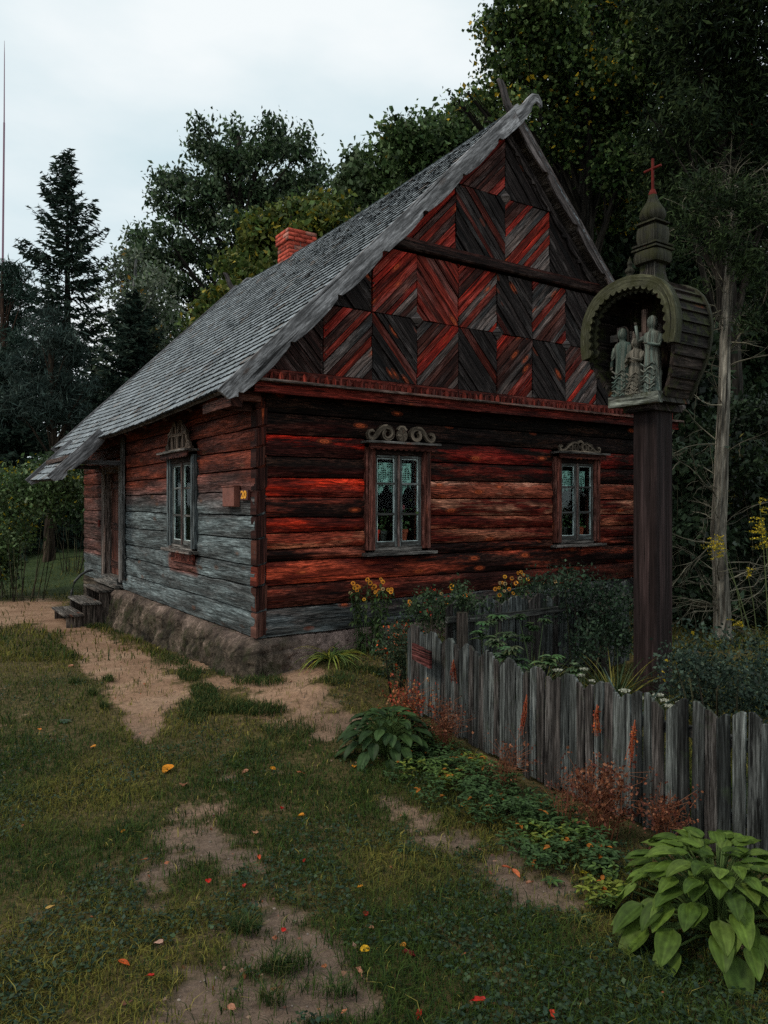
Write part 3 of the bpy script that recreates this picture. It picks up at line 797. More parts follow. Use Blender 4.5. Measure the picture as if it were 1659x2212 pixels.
for yb in (4.90 - .035, 7.08): barge(yb, .035, 1, -1.02, .02, par=roof, wid=.18)
# carved fringe board under the right rake
mb = MB(); top = []; bot = []
for i in range(110):
    s_ = .7 + i * .040; ph = (s_ % .40) / .40
    b = .06 + .05 * math.sin(ph * PI) + (.05 if ph < .12 else 0)
    x = 2 * RX - (EX + s_ * d_ + .11 * d_); z = EZ + s_ * d_ - .11 * d_ - 0
    top.append((x, -.165, z)); bot.append((x - (b) * d_, -.165, z - b * d_))
mb.strip(top, bot, (0, .02, 0), (.05, .04, .038), (.025, .02, .02)); mb.build('fringe_board', M_TRIM, house)

# chimney, brick by brick
def chimney():
    root = MB(); cx_, cy_ = RX + .20, 6.02; w, dpt = .54, .50
    z = 5.9; k = 0; core = MB(); core.box(cx_ - w / 2 + .012, cx_ + w / 2 - .012, cy_ - dpt / 2 + .012, cy_ + dpt / 2 - .012, 5.8, 6.93, 'z', (.2, .2, .2))
    V = []; F = []; c = []
    def br(x0, x1, y0, y1, z0, z1, col):
        n = len(V); V.extend([(x, y, z_) for x in (x0, x1) for y in (y0, y1) for z_ in (z0, z1)])
        F.extend([(n + a, n + b, n + cc, n + d) for a, b, cc, d in [(0, 1, 3, 2), (4, 6, 7, 5), (0, 4, 5, 1), (2, 3, 7, 6), (0, 2, 6, 4), (1, 5, 7, 3)]]); c.extend([col] * 8)
    while z < 6.93:
        grow = .035 if z > 6.70 else 0; hgt = .065
        for side in range(4):
            L = (w if side % 2 == 0 else dpt) + 2 * grow; p = -L / 2 - (.12 if k % 2 else 0)
            while p < L / 2:
                a = max(p, -L / 2) + .005; b = min(p + .24, L / 2) - .005; p += .25
                if b - a < .03: continue
                g = random.uniform(.6, 1.3); col = (.46 * g, .075 * g, .045 * g) if random.random() > .25 else (.40 * g, .16 * g, .12 * g)
                if random.random() < .12: col = (.05, .03, .028)
                o = random.uniform(0, .006)
                if side == 0: br(cx_ + a, cx_ + b, cy_ - dpt / 2 - grow - o, cy_ - dpt / 2 - grow + .10, z, z + hgt, col)
                if side == 2: br(cx_ + a, cx_ + b, cy_ + dpt / 2 + grow - .10, cy_ + dpt / 2 + grow + o, z, z + hgt, col)
                if side == 1: br(cx_ + w / 2 + grow - .10, cx_ + w / 2 + grow + o, cy_ + a * .78, cy_ + b * .78, z, z + hgt, col)
                if side == 3: br(cx_ - w / 2 - grow - o, cx_ - w / 2 - grow + .10, cy_ + a * 1, cy_ + b * 1, z, z + hgt, col)
        z += .076; k += 1
    o = npmesh('chimney', V, np.array(F), np.array(c), M_BRICK, roof)
    core.build('mortar', simple('mortar', (.30, .27, .25), .9, .1, 20, .3, .005), o)
chimney()

# ---------------------------------------------------------------- windows
def local_obj(o, loc, rz): o.location = loc; o.rotation_euler = (0, 0, rz)
PAINT = ((.075, .080, .078), (.045, .036, .03))
def ribbon2(mb, pts, wid, y, th, c):
    ribbonhorn(mb, pts, wid if hasattr(wid, '__len__') else [wid] * len(pts), y, th, c)
def spiral(cx_, cz, r0, r1, a0, a1, n=16): return [(cx_ + (r0 + (r1 - r0) * i / n) * math.cos(a0 + (a1 - a0) * i / n), cz + (r0 + (r1 - r0) * i / n) * math.sin(a0 + (a1 - a0) * i / n)) for i in range(n + 1)]
def window(loc, rz, W, kind, red=(.13, .035, .022), red2=(.035, .016, .012), grey=False, par=None):
    """origin at the middle of the sill, x along the wall, -y outwards; sash .66 (or .82) wide, 1.05 high"""
    H = 1.03; hw = W / 2; fw = .115
    fr = MB()
    jc = ((.17, .05, .035), (.06, .03, .025)) if not grey else ((.10, .12, .125), (.05, .05, .05))
    fr.box(-hw - fw, -hw + .005, -.065, .12, -.03, H + .08, 'z', *jc, ch=.08); fr.box(hw - .005, hw + fw, -.065, .12, -.03, H + .08, 'z', *jc, ch=.08)
    fr.box(-hw - fw + .025, -hw - fw + .075, -.078, -.066, -.03, H + .06, 'z', *jc); fr.box(hw + fw - .075, hw + fw - .025, -.078, -.066, -.03, H + .06, 'z', *jc)
    fr.box(-hw + .006, hw - .006, -.05, .12, H + .002, H + .085, 'x', (.035, .015, .012), (.02, .012, .01))
    fr.box(-hw + .006, hw - .006, -.045, .12, -.055, -.002, 'x', (.12, .11, .10), (.06, .05, .045))
    o = fr.build('window', M_TRIM, par or house, bevel=.003); local_obj(o, loc, rz)
    s = MB(); s.box(-hw - fw - .04, hw + fw + .04, -.135, -.0, -.092, -.057, 'x', (.17, .16, .15), (.09, .07, .06), ch=.15); s.build('sill', M_TRIM, o)
    # cornice with a saw-tooth valance
    c = MB(); zc = H + .09
    c.box(-hw - fw - .05, hw + fw + .05, -.19, -.0, zc + .03, zc + .055, 'x', (.14, .13, .12), (.06, .05, .045))
    top = []; bot = []; n = 48
    for i in range(n + 1):
        x = -hw - fw - .01 + (2 * (hw + fw) + .02) * i / n; top.append((x, -.15, zc + .029)); bot.append((x, -.15, zc - .025 - (.016 if i % 4 in (1, 2) else (.006 if i % 4 == 3 else 0))))
    c.strip(top, bot, (0, .02, 0), (.08, .022, .015), (.03, .012, .01)); c.build('cornice', M_TRIM, o)
    cr_ = MB(); zb = zc + .056; cc = (.15, .115, .085)
    if kind == 0:
        for sg in (1, -1):
            big = spiral(.17, .085, .10, .038, PI * .96, -PI * 1.15, 26)[::-1]
            big = [(.205 + .085 * math.cos(a) * (1 - .55 * k / 24), .088 + .075 * math.sin(a) * (1 - .5 * k / 24)) for k, a in enumerate(np.linspace(PI * .5, PI * 2.35, 25))]
            ribbon2(cr_, [(sg * x, zb + z) for x, z in big], np.linspace(.05, .035, 25), -.12, .05, cc)
            arc = [(.205, .163), (.25, .16), (.29, .135), (.325, .09), (.36, .045), (.40, .025), (.435, .035), (.452, .07), (.435, .105), (.40, .115), (.378, .10)]
            ribbon2(cr_, [(sg * x, zb + z) for x, z in arc], [.05, .052, .05, .046, .045, .046, .045, .04, .036, .03, .02], -.1195, .05, cc)
        cr_.lathe([(.001, -.028), (.065, -.028), (.075, 0), (.065, .022), (.001, .022)], (0, 0, 0), 14, cc)
        k = 14 * 5; cr_.v[-k:] = [(p[0], -.095 + p[2], zb + .075 + p[1] * 1.05) for p in cr_.v[-k:]]
        ribbon2(cr_, [(-.05, zb + .13), (-.02, zb + .165), (.02, zb + .165), (.05, zb + .13)], .045, -.118, .045, cc)
    elif kind == 1:
        for sg in (1, -1):
            for (x0, r, f) in ((.085, .055, 1), (.20, .052, -1)):
                p = [(x0 + r * math.cos(a) * (1 - .55 * k / 20), .07 + r * math.sin(a) * (1 - .5 * k / 20)) for k, a in enumerate(np.linspace(PI * .5 if f > 0 else PI * 1.3, PI * 2.4 if f > 0 else -PI * .6, 21))]
                ribbon2(cr_, [(sg * x, zb + z) for x, z in p], .028, -.10 - .0004 * x0, .035, cc)
            ribbon2(cr_, [(sg * x, zb + z) for x, z in [(.06, .12), (.12, .13), (.18, .11), (.24, .07), (.29, .03), (.34, .015), (.385, .03), (.395, .06), (.37, .08), (.345, .07)]], .03, -.101, .035, cc)
        ribbon2(cr_, [(-.05, zb + .13), (0, zb + .155), (.05, zb + .13)], .03, -.102, .035, cc)
        ribbon2(cr_, [(-.40, zb + .012), (.40, zb + .012)], .02, -.104, .04, cc)
    else:
        cc = (.16, .11, .08)
        def arch(x0, r, h, w): ribbon2(cr_, [(x0 + r * math.cos(a), zb + h * math.sin(a)) for a in np.linspace(PI, 0, 15)], w, -.10 - x0 * .001, .03, cc)
        arch(-.12, .115, .36, .05); arch(.12, .115, .36, .05); arch(-.28, .11, .22, .045); arch(.28, .11, .22, .045); arch(-.40, .07, .09, .04); arch(.40, .07, .09, .04)
        for x in (-.05, .05): arch(x, .04, .20, .03)
        ribbon2(cr_, [(-.36, zb + .22), (-.28, zb + .24), (-.2, zb + .30)], .04, -.103, .03, cc); ribbon2(cr_, [(.36, zb + .22), (.28, zb + .24), (.2, zb + .30)], .04, -.103, .03, cc)
        ribbon2(cr_, [(-.25, zb + .20), (.25, zb + .20)], .04, -.104, .03, cc); ribbon2(cr_, [(-.53, zb + .012), (.53, zb + .012)], .035, -.106, .04, cc)
        ap = MB()
        for k in range(3): ap.prism([(x, -.05, z) for x, z in [(-.36 + k * .26, -.095), (-.14 + k * .26, -.095), (-.17 + k * .26, -.16), (-.25 + k * .26, -.20), (-.33 + k * .26, -.16)]], (0, .03, 0), t=(.17, .045, .03), t2=(.06, .02, .015))
        ap.box(-.40, .45, -.046, -.022, -.22, -.094, 'x', (.14, .03, .02), (.05, .02, .015)); ap.build('apron', M_TRIM, o)
    cr_.build('crest', M_TRIM, o)
    # two casements, three panes each
    for sg in (-1, 1):
        m = MB(); x0, x1 = (-hw + .008, -.012) if sg < 0 else (.012, hw - .008); st = .036
        y0, y1 = -.03, .005; P1, P2 = PAINT
        m.box(x0, x0 + st, y0, y1, .002, H - .002, 'z', P1, P2); m.box(x1 - st, x1, y0, y1, .002, H - .002, 'z', P1, P2)
        m.box(x0 + st + .0005, x1 - st - .0005, y0, y1, .002, .055, 'x', P1, P2); m.box(x0 + st + .0005, x1 - st - .0005, y0, y1, H - .035, H - .002, 'x', P1, P2)
        for q in (1, 2): zq = .055 + (H - .09) * q / 3 + .03 * (q - 1); m.box(x0 + st, x1 - st, y0 + .004, y1 - .004, zq - .012, zq + .012, 'x', P1, P2)
        # pale putty line round the glass
        e = .010; W1 = (.66, .76, .74); W2 = (.22, .26, .25)
        for (a, b) in ((x0 + st + .0005, x0 + st + e), (x1 - st - e, x1 - st - .0005)): m.box(a, b, y0 + .008, y1 - .008, .056, H - .036, 'z', W1, W2)
        m.box(x0 + st + e, x1 - st - e, y0 + .008, y1 - .008, .056, .063, 'x', W1, W2); m.box(x0 + st + e, x1 - st - e, y0 + .008, y1 - .008, H - .043, H - .036, 'x', W1, W2)
        cs = m.build('casement', M_SASH, o)
        gp = MB(); gp.box(x0 + st, x1 - st, -.012, -.009, .056, H - .036, 'x'); gp.build('pane', M_GLASS, o)
    m = MB(); m.box(-.0115, .0115, -.045, -.006, .0, H, 'z', (.20, .10, .08), (.12, .12, .115)); m.build('centre_post', M_TRIM, o)
    return o
w1 = window((1.722, 0, 1.22), 0, .66, 0)
w2 = window((4.668, 0, 1.22), 0, .66, 1)
w3 = window((0, 2.21, 1.19), -PI / 2, .80, 2, grey=True)

def lace(x0, x1, ztop, zbot, y, tips, label, rot=False):
    """house-local crochet curtain with pointed hem, gathered a little"""
    n = 60; V = []; F = []
    for i in range(n + 1):
        t = i / n; x = x0 + (x1 - x0) * t; ph = (t * tips) % 1.0
        zb = zbot + .0 + .13 * abs(2 * ph - 1) ** 1.0
        for j in range(8):
            z = ztop + (zb - ztop) * j / 7; yy = y + .008 * math.sin(t * 26) * (j / 7)
            V.append((x, yy, z) if not rot else (-0 + yy, x, z))
    F = [(i * 8 + j, i * 8 + j + 1, (i + 1) * 8 + j + 1, (i + 1) * 8 + j) for i in range(n) for j in range(7)]
    M = Matrix.Translation(HA) @ Matrix.Rotation(HROT, 4, 'Z')
    c0 = Vector(V[0]); V2 = [Vector(v) - c0 for v in V]
    o = npmesh('lace_curtain', [tuple(v) for v in V2], np.array(F), (.4, .6, .5), M_LACE, None, True)
    o.location = M @ c0; o.rotation_euler = (0, 0, HROT)
    tag(o, label, 'curtain', 'crochet lace curtains hanging inside the cottage windows')
lace(1.42, 1.715, 2.17, 1.80, .035, 1.6, 'pale green crochet curtain in left half of window with big scroll crest')
lace(1.745, 1.95, 2.17, 1.80, .035, 1.3, 'pale green crochet curtain in right half of window with big scroll crest')
lace(4.36, 4.64, 2.15, 1.86, .035, 4, 'short pale green curtain in left half of window behind the shrine post')
lace(4.70, 4.90, 2.15, 1.86, .035, 3, 'short pale green curtain in right half of window behind the shrine post')
lace(1.86, 2.20, 2.12, 1.72, .09, 1.2, 'white crochet curtain inside the window beside the house number', rot=True)

# potted plants on the inner window boards
def pot_plant(u, v, z, r, h, leafc, n, spread, potmat, label, flower=None, tall=.2):
    p = HA + HU * u + HV * v; t = thing('potted_plant', label, 'potted plant', (p.x, p.y, z), 0, 'potted plants standing inside the cottage windows')
    m = MB(); m.lathe([(r * .68, 0), (r * .9, h * .72), (r * .92, h * .73), (r * 1.06, h * .74), (r * 1.06, h), (r * .9, h), (r * .85, h * .9)], (p.x, p.y, z), 16); m.build('pot', potmat, t, smooth=False)
    cl = rng.normal(0, 1, (n, 3)) * np.array([spread, spread, tall * .45]) + np.array([p.x, p.y, z + h + tall * .5])
    cl[:, 2] = np.maximum(cl[:, 2], z + h)
    V, F, cc = leafquads(cl, .035, .028, leafc, rng)
    npmesh('foliage', V, F, cc, M_PLANT, t)
    m = MB()
    for k in range(5):
        q = cl[k * 3 % n]; m.tube([(p.x, p.y, z + h * .85), ((p.x + q[0]) / 2, (p.y + q[1]) / 2, z + h + .06), tuple(q)], [.004, .003, .002], 5, t=(.05, .08, .02))
    m.build('stem', M_PLANT2, t)
    if flower:
        f = rng.normal(0, 1, (26, 3)) * .014 + np.array([p.x, p.y, z + h + tall + .05]); V, F, cc = leafquads(f, .02, .02, [flower], rng); npmesh('flower_or_seed_heads', V, F, cc, M_PLANT, t)

def leafquads(P, L, W, cols, g, droop=0.0, dirs=None, fold=.0, jit=.45):
    """one diamond leaf per point"""
    n = len(P); P = np.asarray(P, float)
    a = g.normal(0, 1, (n, 3)); a[:, 2] -= droop
    if dirs is not None: a = np.asarray(dirs, float) + .35 * a
    a /= np.linalg.norm(a, axis=1, keepdims=True) + 1e-9
    b = g.normal(0, 1, (n, 3)); b -= (b * a).sum(1, keepdims=True) * a; b /= np.linalg.norm(b, axis=1, keepdims=True) + 1e-9
    s = (1 + jit * g.uniform(-1, 1, (n, 1))); L = L * s; W = W * s
    nn = np.cross(a, b)
    V = np.stack([P - a * L / 2, P + b * W / 2 + a * L * .05 + nn * fold * W, P + a * L / 2, P - b * W / 2 + a * L * .05 + nn * fold * W], 1).reshape(-1, 3)
    F = np.arange(4 * n).reshape(n, 4)
    cols = np.asarray(cols, float)
    c = cols[g.integers(0, len(cols), n)] if len(cols) < n or len(cols) == 1 else cols[:n]
    c = c * g.uniform(.75, 1.25, (n, 1))
    return V, F, np.repeat(c, 4, 0)
def stemmat():
    m = mat('green_stem'); N_ = N(m); N_.out(N_.pbsdf(N_.n('ShaderNodeAttribute', attribute_name='tint').outputs['Color'], .7, .2)); return m
M_PLANT2 = stemmat()
GP = [(.08, .14, .05), (.11, .18, .06), (.05, .10, .05)]
pot_plant(1.475, .085, 1.27, .058, .14, GP, 60, .05, simple('red_plastic_pot', (.75, .04, .02), .5, .3, 10, .1), 'red plastic flower pot, leftmost in the window with big scroll crest')
pot_plant(1.60, .12, 1.27, .065, .13, [(.08, .13, .05), (.11, .17, .07)], 60, .05, M_POTD, 'dark flower pot with bright leaves next to the red pot')
pot_plant(1.865, .085, 1.27, .06, .14, GP, 80, .055, M_POT, 'terracotta pot with pink geranium in the window with big scroll crest', (.55, .14, .16), .2)
pot_plant(4.42, .08, 1.27, .05, .10, GP, 60, .05, M_POTD, 'small dark pot, leftmost in the window behind the shrine post', (.5, .03, .02), .2)
pot_plant(4.58, .12, 1.27, .055, .12, [(.08, .12, .05)], 60, .06, M_POTD, 'leafy plant in dark pot near the middle of the window behind the shrine post')
pot_plant(4.86, .085, 1.27, .055, .12, GP, 60, .05, M_POT, 'terracotta pot, rightmost in the window behind the shrine post')

# ---------------------------------------------------------------- door, house number, box, canopy brackets
mb = MB()
mb.box(-.04, .14, 6.34, 6.56, .45, 2.34, 'z', (.17, .14, .125), (.08, .05, .04), ch=.06); mb.box(-.05, .14, 5.20, 5.32, .45, 2.34, 'z', (.20, .20, .20), (.09, .07, .06), ch=.06)
mb.box(-.03, .14, 5.325, 6.335, 2.22, 2.34, 'y', (.12, .08, .06), (.05, .03, .025)); mb.box(-.07, .14, 5.325, 6.335, .40, .50, 'y', (.16, .155, .15), (.09, .08, .07))
dr = mb.build('door', M_TRIM, house)
mb = MB()
for k in range(7): mb.box(.085, .115, 5.33 + k * .143, 5.33 + k * .143 + .139, .505, 2.215, 'z', (.13, .035, .022) if k % 2 else (.17, .07, .05), (.04, .018, .014))
for (z0, z1) in ((.62, .76), (1.26, 1.38), (1.95, 2.08)): mb.box(.068, .0845, 5.35, 6.31, z0, z1, 'y', (.09, .035, .025), (.04, .018, .014))
mb.build('door_leaf', M_TRIM, dr)
mb = MB(); mb.tube([(.06, 5.45, 1.32), (.02, 5.45, 1.33), (.02, 5.45, 1.43), (.06, 5.45, 1.44)], .009, 6); mb.build('handle', simple('worn_steel', (.5, .5, .48), .35, .6), dr)
mb = MB()
for y in (5.10, 6.75): mb.box(-.86, .05, y, y + .09, 2.315, 2.385, 'x', (.13, .13, .135), (.06, .05, .045))
mb.box(-.86, -.78, 5.0, 7.0, 2.386, 2.45, 'y', (.08, .05, .04)); mb.build('canopy_bracket', M_GREY, house)
mb = MB(); mb.box(-.075, -.035, 4.98, 5.11, .50, 2.75, 'z', (.12, .12, .12), (.05, .045, .04)); mb.build('wall_post', M_TRIM, house)
mb = MB(); mb.box(-.085, -.02, .38, .70, 1.672, 1.885, 'y', ch=.12); mb.box(-.095, -.0199, .37, .71, 1.886, 1.897, 'y'); bxo = mb.build('letter_box', M_BOX, house)
mb = MB(); mb.box(-.05, -.02, .10, .30, 1.742, 1.845, 'y', (.08, .02, .015)); plate = mb.build('house_number', simple('dark_red_plate', (.07, .014, .01), .5, .3, 12, .2), house)
tx = bpy.data.curves.new('digits', 'FONT'); tx.body = '20'; tx.size = .115; tx.extrude = .003; tx.offset = .0035; tx.align_x = 'CENTER'; tx.align_y = 'CENTER'
tx.materials.append(M_NUM); to = bpy.data.objects.new('digits', tx); C.objects.link(to); to.parent = plate
to.location = (-.0515, .20, 1.793); to.rotation_euler = (PI / 2, 0, -PI / 2); to.scale = (1.25, .95, 1)
bpy.context.view_layer.update(); dm = bpy.data.meshes.new_from_object(to); t2o = bpy.data.objects.new('digits', dm); C.objects.link(t2o); t2o.parent = plate; t2o.location = to.location; t2o.rotation_euler = to.rotation_euler; t2o.scale = to.scale; bpy.data.objects.remove(to); t2o.name = 'digits'
mb = MB(); mb.box(-.05, -.033, 6.68, 6.76, 1.30, 1.42, 'z'); mb.build('red_notice', M_RED, house)
mb = MB(); mb.box(-.13, .02, 5.2, 6.7, .36, .40, 'y', (.17, .16, .15), (.09, .08, .07)); mb.build('door_step_board', M_TRIM, house)

# wooden steps
st = thing('wooden_steps', 'three grey plank steps leading up to the cottage door', 'steps', HA + HU * -.05 + HV * 6.1, HROT, worldparts=False)
sc1, sc2 = (.135, .125, .115), (.07, .055, .045)
for i, (s0, s1, z) in enumerate(((.0, .27, .31), (.22, .52, .125), (.48, .78, -.045))):
    m = MB(); m.box(-s1, -s0 - (.0 if i == 0 else .0), -.62, .52, z - .035, z, 'y', sc1, sc2, ch=.15); m.build('tread', M_TRIM, st)
for y in (-.57, .44):
    m = MB(); m.prism([(-.02, y, -.36), (-.02, y, .27), (-.24, y, .27), (-.24, y, .088), (-.49, y, .088), (-.49, y, -.082), (-.74, y, -.082), (-.74, y, -.36)], (0, .04, 0), t=(.10, .08, .065), t2=(.05, .035, .03)); m.build('stringer', M_TRIM, st)
hr = HA + HU * -.30 + HV * 6.95
m = MB(); m.tube([hr + Vector((0, 0, z)) + HU * dx for dx, z in ((-.16, -.3), (-.16, -.05), (-.15, .15), (-.10, .33), (0, .44), (.10, .50), (.2, .52))], .022, 8); o = m.build('hand_rail', M_BLACK, None); tag(o, 'bent black iron grip rail standing at the far side of the door steps', 'hand rail')

# ---------------------------------------------------------------- roadside shrine on a post
SC0 = Vector((2.475, 6.78, 0)); SHROT = HROT
sh = thing('wayside_shrine', 'carved wooden shrine with onion spire and red cross on a tall dark post', 'shrine', SC0, SHROT, worldparts=False)
# local x runs away from the viewer to the right, local y to the left; the opening faces -x
pc, pc2 = (.040, .025, .024), (.017, .012, .012)
mb = MB(); mb.box(-.125, .125, -.125, .125, -.2, 2.62, 'z', pc, pc2, ch=.05); mb.build('post', M_POST, sh)
mb = MB(); mb.box(-.20, .20, -.17, .17, 2.54, 2.60, 'y', (.04, .03, .028)); mb.box(-.228, .16, -.27, .27, 2.602, 2.655, 'y', (.06, .055, .05), ch=.1)
mb.box(-.29, -.23, -.27, .27, 2.59, 2.69, 'y', (.13, .14, .12), (.07, .07, .06)); mb.build('base_shelf', M_SHRINE, sh)
PR = [(.27, 2.66), (.31, 2.73), (.355, 2.82), (.40, 2.91), (.44, 3.00), (.465, 3.09), (.48, 3.19), (.485, 3.29), (.475, 3.39), (.45, 3.48), (.405, 3.57), (.34, 3.64), (.26, 3.69), (.17, 3.722), (.08, 3.737), (0, 3.742)]
PR = [(y * .97, 2.66 + (z - 2.66) * .945) for y, z in PR]
full = [(y, z) for y, z in PR] + [(-y, z) for y, z in reversed(PR[:-1])]
x0, x1 = -.33, .12
mb = MB()
def front_x(z): return -.21 - .13 * float(sstep(2.68, 3.12, z))
for i in range(len(full) - 1):    # overlapping side boards, each running front to back
    (ya, za), (yb, zb) = full[i], full[i + 1]
    dy, dz = yb - ya, zb - za; L = math.hypot(dy, dz); ny, nz = (dz / L, -dy / L)
    if ny * (ya + yb) + nz * (za + zb - 6.4) < 0: ny, nz = -ny, -nz
    o1, o2 = (.03, .008) if i < len(full) // 2 else (.008, .03)
    vs = []
    for e in (0, 1):
        xa, xb = (front_x(za), front_x(zb)) if e == 0 else (x1, x1)
        vs += [(xa, ya + ny * o1, za + nz * o1), (xb, yb + ny * o2, zb + nz * o2), (xb, yb - ny * .02, zb - nz * .02), (xa, ya - ny * .02, za - nz * .02)]
    c = random.choice([(.035, .027, .024), (.048, .036, .031), (.026, .022, .02)])
    mb.add(vs, [(0, 1, 2, 3), (7, 6, 5, 4), (0, 4, 5, 1), (1, 5, 6, 2), (2, 6, 7, 3), (3, 7, 4, 0)], lambda p: (p[0], p[1] + p[2]), c, tuple(v * .5 for v in c))
mb.build('housing', M_SHRINE, sh)
mb = MB(); mb.prism([(x1 - .03, y * .95, 2.66 + (z - 2.66) * .97) for y, z in full], (.025, 0, 0), t=(.04, .025, .02)); mb.build('back_board', M_SHRINE, sh)
def hood(x, ex, sc, w, th, c, nm, lo=5):
    """scalloped horseshoe rim"""
    pts = full[lo:len(full) - lo]; P = []
    for i in range(len(pts) - 1):
        for k in range(6): t = k / 6; P.append((pts[i][0] * (1 - t) + pts[i + 1][0] * t, pts[i][1] * (1 - t) + pts[i + 1][1] * t))
    P.append(pts[-1]); top = []; bot = []
    for i, (y, z) in enumerate(P):
        a = P[max(i - 1, 0)]; b = P[min(i + 1, len(P) - 1)]; dy, dz = b[0] - a[0], b[1] - a[1]; L = math.hypot(dy, dz); ny, nz = dz / L, -dy / L
        if ny * y + nz * (z - 3.3) < 0: ny, nz = -ny, -nz
        ww = w + sc * abs(math.sin(i * PI / 5.2)); top.append((x, y + ny * ex, z + nz * ex)); bot.append((x, y - ny * ww, z - nz * ww))
    m = MB(); m.strip(top, bot, (th, 0, 0), c, tuple(v * .6 for v in c)); return m.build(nm, M_HOOD, sh)
hood(x0 - .06, .045, .035, .045, .03, (.075, .075, .045), 'scalloped_hood')
hood(x0 + .012, .04, .035, .07, .02, (.05, .05, .035), 'inner_scallops')
hood(x0 - .029, .043, 0, -.018, .038, (.08, .085, .05), 'hood_rim')
hood(x1 + .002, .04, 0, .03, .03, (.05, .05, .035), 'rear_rim', lo=0)
# relief boards and carved cross plank
mb = MB()
for k in range(5): mb.box(-.17 + .006 * (k % 2), -.14, -.20 + k * .094, -.20 + k * .094 + .09, 2.656, 3.30 + .05 * math.sin(k * 2), 'z', (.17, .14, .12), (.07, .055, .05))
mb.box(-.175, -.142, .10, .34, 3.225, 3.29, 'y', (.11, .10, .09), (.05, .045, .04)); mb.box(-.175, -.142, -.06, -.01, 3.20, 3.46, 'z', (.09, .06, .05)); mb.build('relief_board', M_CARVE, sh)
TEAL = (.065, .11, .095); WOODC = (.12, .105, .085)
def statue(y0, xf, hgt, wid, robe, arm, hair):
    """robed figure facing -x; rings lofted from hem to crown of the head, one surface"""
    H = hgt; n = 24; z0 = 2.657
    rings = [(0, 1.05, .9, .5), (.06, 1.04, .9, .55), (.16, 1.0, .85, .6), (.27, .95, .82, .6), (.38, .90, .80, .45), (.48, .86, .80, .3), (.56, .78, .75, .12), (.62, .80, .75, .05), (.69, .92, .8, .05), (.745, 1.0, .8, 0), (.785, .84, .66, 0), (.80, .46, .45, 0),
             (.82, .33, .36, 0), (.838, .36, .44, 0), (.855, .44, .56, 0), (.88, .50, .64, 0), (.91, .52, .66, 0), (.94, .50, .64, 0), (.965, .42, .54, 0), (.985, .27, .36, 0), (.997, .1, .12, 0)]
    vs = []; w = []
    for (q, a, b, f) in rings:
        for k in range(n):
            th = 2 * PI * k / n
            r = 1 + f * .16 * math.sin(th * 6 + q * 16 + y0 * 30) + f * .08 * math.sin(th * 3 - q * 22)
            fx = -math.cos(th); fy = math.sin(th)
            ry, rx = a * wid / 2 * r, b * wid / 2 * .75 * r
            x = xf + fx * rx; y = y0 + fy * ry
            front = max(0, -fx)
            if q > .83 and front > .96 and .86 < q < .93: x -= .012          # nose
            if .93 < q < .945 and .75 < front < .95: x += .006                # eye hollows
            if .845 < q < .87 and front > .93: x -= .003                      # chin
            vs.append((x, y, z0 + q * H)); w.append((z0 + q * H, th * .1))
    fs = []
    for i in range(len(rings) - 1):
        for k in range(n): fs.append((i * n + k, i * n + (k + 1) % n, (i + 1) * n + (k + 1) % n, (i + 1) * n + k))
    fs.append(tuple(range(n))); fs.append(tuple((len(rings) - 1) * n + k for k in range(n)))
    m = MB(); m.add(vs, fs, w, robe, WOODC)
    sy = wid * .46; zs = z0 + .735 * H; 
    for (sd, mode) in zip((1, -1), arm):
        S = Vector((xf, y0 + sd * sy, zs))
        if mode == 'fold': E = Vector((xf - .03, y0 + sd * sy * 1.15, z0 + .60 * H)); Hh = Vector((xf - .085, y0 + sd * .012, z0 + .635 * H))
        elif mode == 'up': E = Vector((xf - .03, y0 + sd * sy * 1.5, z0 + .70 * H)); Hh = Vector((xf - .04, y0 + sd * sy * 1.75, z0 + .90 * H))
        else: E = Vector((xf - .02, y0 + sd * sy * 1.2, z0 + .60 * H)); Hh = Vector((xf - .05, y0 + sd * sy * 1.05, z0 + .47 * H))
        m.tube([S, (S + E) / 2, E, (E + Hh) / 2, Hh], [.026, .024, .019, .017, .014], 8, t=robe, t2=WOODC)
        dd = (Hh - E).normalized()
        for f in range(4): m.tube([Hh + Vector((0, (f - 1.5) * .006, 0)), Hh + dd * .018 + Vector((0, (f - 1.5) * .007, 0)), Hh + dd * (.030 + .003 * (f % 2)) + Vector((-.004, (f - 1.5) * .006, 0))], [.0045, .004, .003], 5, t=WOODC)
        m.tube([Hh, Hh + dd * .010 + Vector((-.012, 0, 0))], [.005, .003], 5, t=WOODC)
    for k in range(7):     # waves of the hem
        zz = z0 + .05 * H + k * .055 * H; m.tube([(xf - wid * .36 + .01 * abs(math.sin(j)), y0 + (j / 6 - .5) * wid * .85, zz + .02 * math.sin(j * 1.3 + k)) for j in range(7)], .008, 5, t=robe, t2=WOODC)
    body = m.build('carved_figure', M_CARVE, sh, smooth=True)
    m = MB(); hr_ = wid * .30
    vs = []
    pr = [(.70, .95), (.76, 1.1), (.84, 1.05), (.92, 1.12), (.97, .95), (1.0, .55), (1.015, .15)]
    for (q, a) in pr:
        for k in range(11):
            th = -PI * .62 + 1.24 * PI * k / 10; vs.append((xf + .012 + math.cos(th) * hr_ * a * .9, y0 + math.sin(th) * hr_ * a, z0 + q * H))
    if hair:
        m.add(vs, [(i * 11 + k, i * 11 + k + 1, (i + 1) * 11 + k + 1, (i + 1) * 11 + k) for i in range(len(pr) - 1) for k in range(10)], None, (.09, .07, .055), (.04, .03, .025))
        m.build('hair', M_CARVE, body, smooth=True)
statue(.165, -.215, .67, .175, TEAL, ('down', 'down'), True)
statue(.005, -.235, .55, .15, (.13, .125, .10), ('fold', 'fold'), True)
statue(-.155, -.215, .72, .18, (.10, .15, .135), ('up', 'fold'), False)
